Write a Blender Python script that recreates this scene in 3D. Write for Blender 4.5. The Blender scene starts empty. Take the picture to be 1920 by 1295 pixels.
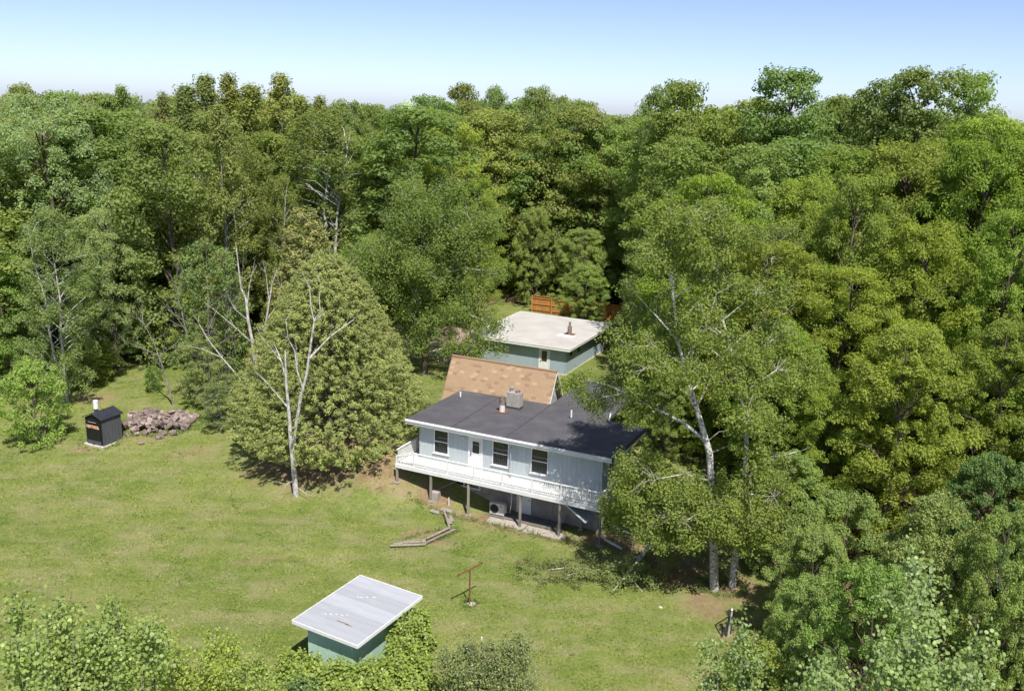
import bpy, bmesh, math, random
import numpy as np
from mathutils import Vector, Matrix, Euler

S = bpy.context.scene
COL = S.collection
PI = math.pi
R = math.radians

# ------------------------------------------------------------------ camera, sky, sun, exposure
CAM_H, PITCH, ROLL, LENS = 25.0, 0.25575, 0.030, 31.875
cd = bpy.data.cameras.new('camera')
cd.sensor_width = 36.0
cd.lens = LENS
cd.clip_start = 0.5
cd.clip_end = 6000
cam = bpy.data.objects.new('camera', cd)
COL.objects.link(cam)
fw = Vector((0, math.cos(PITCH), -math.sin(PITCH)))
rt = Vector((1, 0, 0))
up = rt.cross(fw)
r2 = rt * math.cos(ROLL) + up * math.sin(ROLL)
u2 = up * math.cos(ROLL) - rt * math.sin(ROLL)
m = Matrix((r2, u2, -fw)).transposed().to_4x4()
m.translation = (0, 0, CAM_H)
cam.matrix_world = m
S.camera = cam

SUN_EL, SUN_ROT = R(58), R(162.5)
w = bpy.data.worlds.new('World')
S.world = w
w.use_nodes = True
nt = w.node_tree
bg = nt.nodes['Background']
sky = nt.nodes.new('ShaderNodeTexSky')
sky.sky_type = 'NISHITA'
sky.sun_disc = False
sky.sun_elevation = SUN_EL
sky.sun_rotation = SUN_ROT
sky.altitude = 0
sky.air_density = 0.5
sky.dust_density = 0.62
sky.ozone_density = 1.3
tm = nt.nodes.new('ShaderNodeMix')
tm.data_type = 'RGBA'
tm.blend_type = 'MULTIPLY'
tm.inputs[0].default_value = 1.0
tm.inputs[7].default_value = (1.03, 0.955, 1.0, 1)
nt.links.new(sky.outputs[0], tm.inputs[6])
nt.links.new(tm.outputs[2], bg.inputs[0])
bg.inputs[1].default_value = 0.118
sl = bpy.data.lights.new('sun', 'SUN')
sl.energy = 4.5
sl.angle = R(0.5)
sl.color = (1.0, 0.955, 0.88)
so = bpy.data.objects.new('sun', sl)
COL.objects.link(so)
sd = Vector((math.sin(SUN_ROT) * math.cos(SUN_EL), math.cos(SUN_ROT) * math.cos(SUN_EL), math.sin(SUN_EL)))
so.rotation_euler = sd.to_track_quat('Z', 'Y').to_euler()
so.location = (0, 0, 80)
S.view_settings.view_transform = 'Standard'
S.view_settings.look = 'None'
S.view_settings.gamma = 1.0
S.view_settings.exposure = 0.7
S.view_settings.use_curve_mapping = False
S.render.engine = 'CYCLES'
S.cycles.max_bounces = 4
S.cycles.diffuse_bounces = 3
S.cycles.glossy_bounces = 1
S.cycles.transmission_bounces = 2
S.cycles.transparent_max_bounces = 4
S.cycles.use_denoising = True
S.cycles.use_adaptive_sampling = True
S.cycles.adaptive_threshold = 0.03

# ------------------------------------------------------------------ small helpers
def link(o, parent=None):
    COL.objects.link(o)
    if parent is not None:
        o.parent = parent
    return o

def tag(o, label=None, cat=None, group=None, kind=None):
    if label: o['label'] = label
    if cat: o['category'] = cat
    if group: o['group'] = group
    if kind: o['kind'] = kind
    return o

def thing(name, loc, rz=0.0, label=None, cat=None, group=None):
    o = bpy.data.objects.new(name, None)
    o.empty_display_size = 0.2
    o.location = loc
    o.rotation_euler = (0, 0, rz)
    COL.objects.link(o)
    return tag(o, label, cat, group)

def obj(name, me, parent=None, loc=(0, 0, 0), rot=(0, 0, 0), scale=(1, 1, 1)):
    o = bpy.data.objects.new(name, me)
    o.location = loc
    o.rotation_euler = rot
    o.scale = scale
    return link(o, parent)

def mesh_np(name, V, F, mat=None, smooth=False, fattr=None):
    V = np.asarray(V, np.float32)
    F = np.asarray(F, np.int32)
    n, k = F.shape
    me = bpy.data.meshes.new(name)
    me.vertices.add(len(V))
    me.vertices.foreach_set('co', V.ravel())
    me.loops.add(n * k)
    me.loops.foreach_set('vertex_index', F.ravel())
    me.polygons.add(n)
    me.polygons.foreach_set('loop_start', np.arange(0, n * k, k, dtype=np.int32))
    me.polygons.foreach_set('use_smooth', np.full(n, bool(smooth)))
    if fattr is not None:
        a = me.attributes.new('tint', 'FLOAT', 'FACE')
        a.data.foreach_set('value', np.asarray(fattr, np.float32))
    me.update(calc_edges=True)
    if mat: me.materials.append(mat)
    return me

BOX = {}
def box_mesh(dx, dy, dz, mat):
    key = (round(dx, 4), round(dy, 4), round(dz, 4), mat.name)
    if key not in BOX:
        V = [(x * dx / 2, y * dy / 2, z * dz / 2) for x in (-1, 1) for y in (-1, 1) for z in (-1, 1)]
        F = [(0, 1, 3, 2), (4, 6, 7, 5), (0, 4, 5, 1), (2, 3, 7, 6), (0, 2, 6, 4), (1, 5, 7, 3)]
        BOX[key] = mesh_np('box', V, F, mat)
    return BOX[key]

def box(name, parent, c, d, mat, rot=(0, 0, 0)):
    return obj(name, box_mesh(d[0], d[1], d[2], mat), parent, c, rot)

def bar(name, parent, a, b, wid, thk, mat):
    """a square bar from a to b"""
    a, b = Vector(a), Vector(b)
    d = b - a
    q = d.to_track_quat('X', 'Z')
    return obj(name, box_mesh(d.length, wid, thk, mat), parent, (a + b) / 2, q.to_euler())

def boxes_mesh(name, items, mat):
    V, F = [], []
    for (c, d) in items:
        b = len(V)
        V += [(c[0] + x * d[0] / 2, c[1] + y * d[1] / 2, c[2] + z * d[2] / 2) for x in (-1, 1) for y in (-1, 1) for z in (-1, 1)]
        F += [tuple(i + b for i in f) for f in ((0, 1, 3, 2), (4, 6, 7, 5), (0, 4, 5, 1), (2, 3, 7, 6), (0, 2, 6, 4), (1, 5, 7, 3))]
    return mesh_np(name, V, F, mat)

def prism(name, poly, z0, z1, mat):
    n = len(poly)
    bm = bmesh.new()
    a = [bm.verts.new((p[0], p[1], z0)) for p in poly]
    b = [bm.verts.new((p[0], p[1], z1)) for p in poly]
    bm.faces.new(b); bm.faces.new(a[::-1])
    for i in range(n):
        j = (i + 1) % n
        bm.faces.new((a[i], a[j], b[j], b[i]))
    bmesh.ops.recalc_face_normals(bm, faces=bm.faces)
    me = bpy.data.meshes.new(name)
    bm.to_mesh(me); bm.free()
    me.materials.append(mat)
    return me

def cyl_mesh(name, profile, n, mat, smooth=True):
    """lathe around z: profile of (radius, z), closed with caps"""
    V, F = [], []
    for r, z in profile:
        V += [(r * math.cos(2 * PI * i / n), r * math.sin(2 * PI * i / n), z) for i in range(n)]
    for k in range(len(profile) - 1):
        F += [(k * n + i, k * n + (i + 1) % n, (k + 1) * n + (i + 1) % n, (k + 1) * n + i) for i in range(n)]
    b = len(V)
    V += [(0, 0, profile[0][1]), (0, 0, profile[-1][1])]
    t = (len(profile) - 1) * n
    F += [(b, (i + 1) % n, i, i) for i in range(n)]
    F += [(b + 1, t + i, t + (i + 1) % n, t + (i + 1) % n) for i in range(n)]
    me = bpy.data.meshes.new(name)
    me.from_pydata(V, [], [tuple(dict.fromkeys(f)) for f in F])
    me.materials.append(mat)
    if smooth:
        for p in me.polygons:
            p.use_smooth = False
    return me

def tubes(paths, sides=6):
    """paths: list of (points, radii) -> verts, quads"""
    V, F = [], []
    for P, rad in paths:
        P = [Vector(p) for p in P]
        b = len(V)
        n = len(P)
        ref = Vector((0.3, 0.2, 1)) if abs((P[-1] - P[0]).normalized().z) < 0.8 else Vector((1, 0.2, 0.1))
        for i, p in enumerate(P):
            d = (P[min(i + 1, n - 1)] - P[max(i - 1, 0)]).normalized()
            s = d.cross(ref).normalized()
            t = s.cross(d)
            for k in range(sides):
                a = 2 * PI * k / sides
                V.append(p + (s * math.cos(a) + t * math.sin(a)) * rad[i])
        for i in range(n - 1):
            for k in range(sides):
                k2 = (k + 1) % sides
                F.append((b + i * sides + k, b + i * sides + k2, b + (i + 1) * sides + k2, b + (i + 1) * sides + k))
    return np.array([tuple(v) for v in V], np.float32), np.array(F, np.int32)

def tube_mesh(name, paths, mat, sides=6):
    V, F = tubes(paths, sides)
    return mesh_np(name, V, F, mat, smooth=True)

def pathrad(n, r0, r1):
    return [r0 + (r1 - r0) * (i / (n - 1)) for i in range(n)]

# ------------------------------------------------------------------ materials
class NT:
    def __init__(s, name):
        s.m = bpy.data.materials.new(name)
        s.m.use_nodes = True
        s.t = s.m.node_tree
        s.p = s.t.nodes['Principled BSDF']
    def n(s, typ, **kw):
        nd = s.t.nodes.new('ShaderNode' + typ)
        for k, v in kw.items(): setattr(nd, k, v)
        return nd
    def l(s, a, b): s.t.links.new(a, b)
    def noise(s, scale, vec=None, detail=4, rough=0.55, dim='3D'):
        nd = s.n('TexNoise')
        nd.inputs['Scale'].default_value = scale
        nd.inputs['Detail'].default_value = detail
        nd.inputs['Roughness'].default_value = rough
        if vec is not None: s.l(vec, nd.inputs['Vector'])
        return nd.outputs['Fac']
    def ramp(s, fac, stops):
        nd = s.n('ValToRGB')
        e = nd.color_ramp.elements
        while len(e) < len(stops): e.new(0.5)
        for i, (p, c) in enumerate(stops):
            e[i].position = p
            e[i].color = (c[0], c[1], c[2], 1) if not isinstance(c, (int, float)) else (c, c, c, 1)
        s.l(fac, nd.inputs['Fac'])
        return nd.outputs['Color']
    def mix(s, fac, a, b, mode='MIX'):
        nd = s.n('Mix', data_type='RGBA', blend_type=mode)
        for k, v in ((0, fac), (6, a), (7, b)):
            if hasattr(v, 'links') or hasattr(v, 'is_linked'): s.l(v, nd.inputs[k])
            elif k == 0: nd.inputs[0].default_value = v
            else: nd.inputs[k].default_value = (v[0], v[1], v[2], 1)
        return nd.outputs[2]
    def math(s, op, a, b=None):
        nd = s.n('Math', operation=op)
        for k, v in ((0, a), (1, b)):
            if v is None: continue
            if hasattr(v, 'is_linked'): s.l(v, nd.inputs[k])
            else: nd.inputs[k].default_value = v
        return nd.outputs[0]
    def bump(s, h, strength=0.3, dist=0.02):
        nd = s.n('Bump')
        nd.inputs['Strength'].default_value = strength
        nd.inputs['Distance'].default_value = dist
        s.l(h, nd.inputs['Height'])
        s.l(nd.outputs[0], s.p.inputs['Normal'])
    def pos(s): return s.n('NewGeometry').outputs['Position']
    def objco(s): return s.n('TexCoord').outputs['Object']
    def scaled(s, vec, sc):
        nd = s.n('Mapping')
        nd.inputs['Scale'].default_value = sc
        s.l(vec, nd.inputs['Vector'])
        return nd.outputs[0]
    def done(s, color=None, rough=0.7, metal=0.0, spec=0.3):
        if color is not None:
            if hasattr(color, 'is_linked'): s.l(color, s.p.inputs['Base Color'])
            else: s.p.inputs['Base Color'].default_value = (color[0], color[1], color[2], 1)
        if hasattr(rough, 'is_linked'): s.l(rough, s.p.inputs['Roughness'])
        else: s.p.inputs['Roughness'].default_value = rough
        s.p.inputs['Metallic'].default_value = metal
        s.p.inputs['Specular IOR Level'].default_value = spec
        return s.m

def mottled(name, c1, c2, scale=6.0, rough=0.7, metal=0.0, spec=0.3, stretch=(1, 1, 1), bump=0.0, objrand=0.0, c3=None):
    t = NT(name)
    v = t.scaled(t.pos(), stretch)
    f = t.noise(scale, v, 6, 0.65)
    st = [(0.3, c1), (0.7, c2)] if c3 is None else [(0.28, c1), (0.55, c2), (0.75, c3)]
    col = t.ramp(f, st)
    if objrand:
        r = t.n('ObjectInfo').outputs['Random']
        k = t.math('MULTIPLY_ADD', r, 2 * objrand)
        k.node.inputs[2].default_value = 1 - objrand
        cb = t.n('CombineColor')
        for i in range(3): t.l(k, cb.inputs[i])
        col = t.mix(1.0, col, cb.outputs[0], 'MULTIPLY')
    if bump: t.bump(f, bump, 0.03)
    return t.done(col, rough, metal, spec)

M = {}
M['white'] = mottled('white_paint', (.62, .62, .61), (.72, .72, .71), 3, 0.55, objrand=.04)
M['old_white'] = mottled('weathered_white_paint', (.50, .49, .45), (.74, .73, .70), 5, 0.65)
M['siding'] = mottled('blue_grey_siding', (.375, .42, .43), (.41, .455, .465), 1.1, 0.6, objrand=.025)
M['siding_groove'] = mottled('siding_backing', (.30, .345, .37), (.33, .375, .40), 3, .8)
M['garage_siding'] = mottled('garage_blue_grey_siding', (.295, .365, .405), (.325, .395, .435), 0.8, 0.6, objrand=.018)
M['membrane'] = mottled('dark_roof_membrane', (.066, .064, .073), (.086, .084, .094), 0.9, 0.65, spec=.25, bump=.05, c3=(.112, .109, .118))
M['membrane_seam'] = mottled('roof_seam', (.03, .03, .037), (.075, .075, .08), 2.5, 0.7)
M['white_roof'] = mottled('pale_garage_roof', (.35, .335, .315), (.42, .405, .39), 0.55, 0.75, stretch=(1, 1, 1), c3=(.46, .45, .44))
M['glass'] = NT('window_glass').done((.018, .02, .023), 0.04, 0, 0.8)
M['screen_dark'] = mottled('dark_interior', (.012, .012, .012), (.03, .03, .03), 4, .9)
M['timber'] = mottled('grey_weathered_timber', (.18, .16, .13), (.33, .30, .255), 8, .85, stretch=(1, 1, .15), objrand=.15, bump=.2)
M['log'] = mottled('bleached_log', (.15, .12, .09), (.30, .26, .215), 7, .85, objrand=.2, bump=.3)
M['concrete'] = mottled('concrete', (.27, .23, .205), (.39, .345, .31), 3.5, .9, bump=.1)
M['chimney_block'] = mottled('chimney_block', (.27, .25, .225), (.38, .36, .33), 4, .9, stretch=(1, 1, .5))
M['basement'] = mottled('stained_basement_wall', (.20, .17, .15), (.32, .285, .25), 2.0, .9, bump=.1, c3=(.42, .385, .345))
M['rust'] = mottled('rusty_steel', (.14, .055, .03), (.26, .12, .07), 9, .8, .3)
M['galv'] = mottled('galvanised_metal', (.44, .45, .46), (.62, .63, .64), 5, .4, .7)
M['pipe_rust'] = mottled('stained_flue', (.10, .075, .06), (.36, .30, .26), 6, .6, .4)
M['black_metal'] = mottled('black_painted_metal', (.008, .008, .009), (.016, .016, .018), 5, .45)
M['charcoal_metal'] = mottled('charcoal_ribbed_metal', (.07, .072, .084), (.09, .093, .104), 5, .5, objrand=.08)
M['roof_metal'] = mottled('charcoal_roof_metal', (.022, .024, .034), (.032, .035, .046), 3, .4)
M['shed_green'] = mottled('mint_green_boards', (.34, .50, .41), (.39, .56, .46), 3, .7, objrand=.05)
M['fence'] = mottled('stained_cedar_fence', (.34, .15, .045), (.46, .22, .07), 4, .75, stretch=(2, 2, .3), objrand=.15)
M['dark_steel'] = mottled('dark_steel', (.05, .048, .048), (.10, .095, .09), 8, .5, .5)
M['pale_steel'] = mottled('pale_steel', (.42, .41, .40), (.6, .59, .58), 6, .4, .5)
M['stone'] = mottled('pale_stone', (.38, .34, .30), (.58, .54, .49), 6, .9, bump=.3)
M['cream'] = mottled('cream_enamel', (.50, .48, .42), (.60, .58, .52), 4, .5)
M['orange'] = NT('orange_letter').done((.75, .25, .07), .5)
M['cream_letter'] = NT('cream_letter').done((.78, .72, .62), .5)
M['yellow_board'] = mottled('yellowed_board', (.5, .42, .2), (.62, .55, .3), 5, .8)
M['birch_bark'] = None

def shingle_mat():
    t = NT('tan_shingle')
    r = t.n('ObjectInfo').outputs['Random']
    c = t.ramp(r, [(0.0, (.305, .215, .135)), (.42, (.32, .227, .143)), (.76, (.245, .163, .10)), (.86, (.295, .205, .13)), (.92, (.385, .29, .195))])
    c.node.color_ramp.interpolation = 'CONSTANT'
    f = t.noise(30, t.pos(), 3)
    c = t.mix(.15, c, t.ramp(f, [(.3, (.2, .12, .07)), (.7, (.42, .28, .17))]))
    return t.done(c, .9, 0, .15)
M['shingle'] = shingle_mat()

def firewood_mat():
    t = NT('split_firewood')
    r = t.n('ObjectInfo').outputs['Random']
    c = t.ramp(r, [(0, (.10, .075, .068)), (.3, (.23, .165, .14)), (.6, (.155, .115, .10)), (.8, (.35, .27, .235)), (1, (.48, .40, .36))])
    f = t.noise(7, t.pos(), 5, .7)
    c = t.mix(.45, c, t.ramp(f, [(.3, (.06, .045, .042)), (.7, (.34, .29, .26))]))
    t.bump(f, .4, .03)
    return t.done(c, .9, 0, .1)
M['firewood'] = firewood_mat()

def sheet_metal():
    t = NT('galvanised_sheet_roof')
    co = t.objco()
    f = t.noise(1.0, t.scaled(co, (.6, 3, 1)), 5, .6)
    c = t.ramp(f, [(.3, (.37, .385, .42)), (.7, (.45, .46, .485))])
    r = t.n('ObjectInfo').outputs['Random']
    k = t.math('MULTIPLY_ADD', r, .22); k.node.inputs[2].default_value = .86
    cb = t.n('CombineColor')
    for i in range(3): t.l(k, cb.inputs[i])
    c = t.mix(1.0, c, cb.outputs[0], 'MULTIPLY')
    st = t.ramp(t.noise(2.2, t.scaled(co, (1.5, 1, 1)), 4), [(.68, 0.0), (.76, .5)])
    c = t.mix(st, c, (.30, .20, .13))
    return t.done(c, .5, .15, .4)
M['sheet'] = sheet_metal()

def bark(name, c1, c2, c3, scale=5, stretch=(1, 1, .35)):
    t = NT(name)
    f = t.noise(scale, t.scaled(t.objco(), stretch), 5, .65)
    t.bump(f, .4, .03)
    return t.done(t.ramp(f, [(.33, c1), (.5, c2), (.68, c3)]), .9, 0, .1)
M['bark'] = bark('brown_bark', (.055, .043, .033), (.11, .09, .068), (.18, .155, .125))
M['grey_bark'] = bark('grey_bark', (.09, .08, .07), (.2, .185, .165), (.30, .285, .26))
M['birch_bark'] = bark('white_birch_bark', (.06, .05, .045), (.46, .44, .40), (.64, .62, .58), 5, (1, 1, 1.8))
M['dead_wood'] = bark('bleached_dead_wood', (.16, .14, .12), (.42, .40, .37), (.60, .58, .54), 6, (1, 1, .5))

def leaf_mat(name, trans=.55, rough=.5, spec=.3, warm=(1.05, 1.2, .5)):
    t = NT(name)
    oc = t.n('ObjectInfo').outputs['Color']
    a = t.n('Attribute', attribute_name='tint', attribute_type='GEOMETRY').outputs['Fac']
    k = t.ramp(a, [(0, (1.14, 1.12, 1.55)), (.45, (1.45, 1.39, 1.78)), (.8, (1.70, 1.58, 1.78)), (1, (1.95, 1.82, 2.05))])
    c = t.mix(1.0, oc, k, 'MULTIPLY')
    t.done(c, rough, 0, spec)
    tr = t.n('BsdfTranslucent')
    ct = t.mix(1.0, c, warm, 'MULTIPLY')
    t.l(ct, tr.inputs['Color'])
    mx = t.n('MixShader')
    mx.inputs[0].default_value = trans
    t.l(t.p.outputs[0], mx.inputs[1]); t.l(tr.outputs[0], mx.inputs[2])
    t.l(mx.outputs[0], t.t.nodes['Material Output'].inputs['Surface'])
    return t.m
M['leaf'] = leaf_mat('foliage')
M['needle'] = leaf_mat('evergreen_foliage', .32, .6, .2, (1.1, 1.1, .7))
M['gloss_leaf'] = leaf_mat('glossy_foliage', .45, .42, .4)

# ------------------------------------------------------------------ terrain
HO = np.array((-5.75, 55.459))                 # house frame origin
HTH = R(-24.8)
HU = np.array((math.cos(HTH), math.sin(HTH)))
HV = np.array((-math.sin(HTH), math.cos(HTH)))

def vnoise(x, y, s, seed=0):
    return (np.sin(x * s * 1.3 + seed) * np.cos(y * s * 1.1 - seed * 1.7) + .5 * np.sin(x * s * 2.7 + y * s * 1.9 + seed * 2.3)
            + .35 * np.cos(y * s * 4.1 - x * s * 3.3 + seed)) / 1.85

def terrain(x, y):
    x = np.asarray(x, float); y = np.asarray(y, float)
    u = (x - HO[0]) * HU[0] + (y - HO[1]) * HU[1]
    v = (x - HO[0]) * HV[0] + (y - HO[1]) * HV[1]
    e = np.maximum(0, -u - 3)
    s = v - .55 * np.clip(u, -3, 12)
    t = np.clip((s + 3.3 + .35 * e) / (6.3 + 1.1 * e), 0, 1)
    z = 2.6 * t * t * (3 - 2 * t)
    return z + .05 * vnoise(x, y, .35, 1) * np.clip((np.abs(v - 14) - 14) / 6, 0, 1)
def tz(x, y): return float(terrain(x, y))

def ground_mat(grass=False):
    t = NT('grass_blades' if grass else 'lawn_and_soil')
    P = t.pos()
    n1 = t.noise(.12, P, 5, .6)
    n2 = t.noise(.9, P, 6, .7)
    n3 = t.noise(6.0, P, 4, .7)
    n4 = t.noise(.35, t.scaled(P, (1, 1.6, 1)), 6, .68)
    green = t.ramp(n2, [(.30, (.115, .152, .040)), (.5, (.145, .180, .048)), (.7, (.182, .202, .068))])
    fine = t.ramp(n3, [(.3, (.62, .66, .58)), (.7, (1.36, 1.30, 1.3))])
    green = t.mix(.85, green, fine, 'MULTIPLY')
    lush = t.ramp(n1, [(.38, (.78, .86, .7)), (.62, (1.12, 1.06, 1.1))])
    green = t.mix(.9, green, lush, 'MULTIPLY')
    rot = t.n('Mapping'); rot.inputs['Rotation'].default_value = (0, 0, R(24)); rot.inputs['Scale'].default_value = (.16, 1.5, 1); t.l(P, rot.inputs['Vector'])
    n5 = t.noise(1.0, rot.outputs[0], 5, .6)
    green = t.mix(.5, green, t.ramp(n5, [(.36, (.84, .88, .86)), (.64, (1.14, 1.09, 1.05))]), 'MULTIPLY')
    dryf = t.ramp(n4, [(.46, 0.0), (.72, .8)])
    col = t.mix(dryf, green, (.245, .222, .118))
    if grass:
        tip = t.n('Attribute', attribute_name='tint', attribute_type='GEOMETRY').outputs['Fac']
        col = t.mix(1.0, col, t.ramp(tip, [(0, (1.0, 1.02, .95)), (1, (1.4, 1.35, 1.2))]), 'MULTIPLY')
        return t.done(col, .7, 0, .15)
    ba = t.n('Attribute', attribute_name='bare', attribute_type='GEOMETRY').outputs['Fac']
    wa = t.n('Attribute', attribute_name='wood', attribute_type='GEOMETRY').outputs['Fac']
    ga = t.n('Attribute', attribute_name='gravel', attribute_type='GEOMETRY').outputs['Fac']
    brk = t.mix(.5, t.noise(.55, P, 8, .7), t.noise(3.0, P, 6, .75))
    def edge(a, lo=.36, hi=.72):
        k2 = t.math('SUBTRACT', t.math('ADD', a, t.math('MULTIPLY', brk, 1.7)), .85)
        return t.ramp(k2, [(lo, 0.0), (hi, 1.0)])
    soil = t.ramp(n3, [(.3, (.13, .085, .05)), (.5, (.22, .155, .095)), (.7, (.30, .23, .14))])
    soil = t.mix(.5, soil, t.ramp(n2, [(.35, (.16, .10, .055)), (.7, (.27, .23, .13))]))
    litter = t.ramp(t.noise(3, P, 6, .75), [(.3, (.05, .035, .02)), (.55, (.13, .085, .05)), (.75, (.24, .16, .10))])
    grav = t.ramp(t.noise(4, P, 6, .8), [(.3, (.18, .125, .095)), (.6, (.34, .26, .215)), (.8, (.42, .35, .31))])
    col = t.mix(edge(ba), col, soil)
    col = t.mix(edge(wa), col, litter)
    col = t.mix(edge(ga), col, grav)
    t.bump(t.math('ADD', n3, t.noise(25, P, 3)), .5, .06)
    return t.done(col, .95, 0, .1)

BARE = [  # x, y, rx, ry, angle, amount : worn soil on the lawn
    (6.6, 49.4, 3.0, 1.7, -25, .85), (-.6, 51.75, 6.8, 1.0, -24.8, .82), (-4.6, 54.2, 2.6, 1.1, -20, .74), (-8.5, 55.5, 4.0, 2.0, -15, .70),
    (-4.9, 49.0, 2.6, .7, 15, .7), (10.6, 42.8, 2.0, 2.6, 0, .66), (11.4, 40.2, 1.4, 1.1, 0, .6), (12.5, 44.6, 2.3, 2.2, 0, .75),
    (9.2, 46.6, 3.5, 2.5, 20, .8), (-1.5, 42.1, .5, .35, 0, .7), (-30.6, 60.9, 1.6, .8, -20, .7), (-27, 63, 3.5, 1.2, 5, .6),
    (-5.2, 50.3, 2.0, .9, 25, .62), (-14, 46.2, 3.2, .5, 22, .55), (-12.0, 44.2, 2.5, .4, 18, .5), (-17.5, 47.6, 2, .35, 10, .45), (-22, 60.4, 5, 1.3, 5, .45), (-34, 70.5, 3.0, 2.0, 0, .6),
    (-1.2, 36.5, 1.4, 2.4, 0, .6), (-12.2, 58.3, 6.8, 4.8, 0, .85), (24.8, 54.8, 3.2, 2.2, 0, 1.0), (-3.6, 36.4, 1.5, 1.0, 0, .5), (3.2, 45.6, 2.5, 1.0, 0, .35)]

def ell(x, y, e):
    a = R(e[4]); dx, dy = x - e[0], y - e[1]
    p = (dx * math.cos(a) + dy * math.sin(a)) / e[2]
    q = (-dx * math.sin(a) + dy * math.cos(a)) / e[3]
    return np.clip(1.35 - np.sqrt(p * p + q * q), 0, 1) * e[5]

def wood_mask(x, y):
    a = np.clip((x - 14.5) / 2.5, 0, 1) * np.clip((y - 28) / 3, 0, 1)
    b = np.clip((y - 80 - .0 * x) / 4, 0, 1) * np.clip((-x - 20) / 3, 0, 1)
    c = np.clip((y - 104) / 4, 0, 1)
    d = np.clip((-19 - x) / 2, 0, 1) * np.clip((y - 73) / 3, 0, 1) * np.clip((x + 26) / 3, 0, 1)
    return np.maximum.reduce([a, b, c, d])

def make_ground():
    def axis(lo, hi, step, far0, far1):
        a = list(np.arange(lo, hi + 1e-6, step))
        d, p = step, hi
        while p < far1:
            d *= 1.25; p += d; a.append(p)
        d, p = step, lo
        while p > far0:
            d *= 1.25; p -= d; a.insert(0, p)
        return np.array(a)
    xs = axis(-44, 22, .35, -1800, 1800)
    ys = axis(32, 78, .35, -150, 3000)
    X, Y = np.meshgrid(xs, ys)
    Z = terrain(X, Y)
    nx, ny = len(xs), len(ys)
    V = np.stack([X, Y, Z], -1).reshape(-1, 3)
    i = np.arange(nx * ny).reshape(ny, nx)
    F = np.stack([i[:-1, :-1], i[:-1, 1:], i[1:, 1:], i[1:, :-1]], -1).reshape(-1, 4)
    me = mesh_np('ground', V, F, ground_mat(), smooth=True)
    x, y = V[:, 0], V[:, 1]
    bare = np.maximum.reduce([ell(x, y, e) for e in BARE])
    grav = np.maximum(ell(x, y, (-7.0, 87, 9, 9, 0, .95)), ell(x, y, (-47, 101, 5, 3, 0, .9)))
    for nm, val in (('bare', bare), ('wood', wood_mask(x, y)), ('gravel', grav)):
        a = me.attributes.new(nm, 'FLOAT', 'POINT')
        a.data.foreach_set('value', val.astype(np.float32))
    return tag(obj('ground', me), kind='structure')
make_ground()
def hw(u, v):  # house frame -> world xy
    p = HO + u * HU + v * HV
    return float(p[0]), float(p[1])

# ------------------------------------------------------------------ trees
def unit(a):
    return a / np.maximum(np.linalg.norm(a, axis=-1, keepdims=True), 1e-6)

def leaf_quads(rng, C, N, length, width, along=None):
    """diamond leaf faces centred at C with normals N"""
    n = len(C)
    r = unit(rng.normal(size=(n, 3))) if along is None else unit(along + .35 * rng.normal(size=(n, 3)))
    t = unit(r - N * np.sum(r * N, 1, keepdims=True))
    b = np.cross(N, t)
    L = (length * rng.uniform(.65, 1.3, n))[:, None] / 2
    W = (width * rng.uniform(.65, 1.3, n))[:, None] / 2
    bend = N * L * .25
    V = np.stack([C - t * L - bend, C + b * W + t * L * .1, C + t * L - bend, C - b * W + t * L * .1], 1).reshape(-1, 3)
    return V, np.arange(4 * n).reshape(n, 4)

def round_leaves(rng, C, N, size):
    n = len(C)
    r = unit(rng.normal(size=(n, 3)))
    t = unit(r - N * np.sum(r * N, 1, keepdims=True))
    b = np.cross(N, t)
    s = (size * rng.uniform(.7, 1.25, n))[:, None] / 2
    K = [(1.15, 0), (.55, .8), (-.5, .85), (-.95, 0), (-.5, -.85), (.55, -.8)]
    V = np.stack([C + t * s * k[0] + b * s * k[1] - N * s * .12 * abs(k[1]) for k in K], 1).reshape(-1, 3)
    return V, np.arange(6 * n).reshape(n, 6)

def clump_leaves(rng, cl, rad, per, upb=.55, jit=.42, shell=.45, flat=1.0):
    """cl (M,3) clump centres, rad (M,3) radii, per leaves each"""
    M_ = len(cl)
    per = np.broadcast_to(per, (M_,)).astype(int)
    idx = np.repeat(np.arange(M_), per)
    n = len(idx)
    d = unit(rng.normal(size=(n, 3)))
    r = rng.random(n)[:, None] ** shell
    P = cl[idx] + d * r * rad[idx]
    N = unit(d * .8 + np.array((0, 0, upb)) + jit * rng.normal(size=(n, 3)))
    tone = rng.random(M_)
    tint = np.clip(.45 * tone[idx] + .55 * rng.random(n), 0, 1)
    return P, N, tint, idx

def prof_round(t, p=.42):
    return np.where(t > p, np.sqrt(np.clip(1 - ((t - p) / (1.02 - p)) ** 2, 0, 1)), np.sqrt(np.clip(1 - ((p - t) / (p + .22)) ** 2, 0, 1)))

def lobe(rng, k=5):
    a = rng.uniform(0, 6.28, k); m_ = rng.integers(2, 6, k); z = rng.uniform(2, 6, k)
    return lambda th, t: sum(np.sin(m_[i] * th + a[i] + z[i] * t) for i in range(k)) / k

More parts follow.
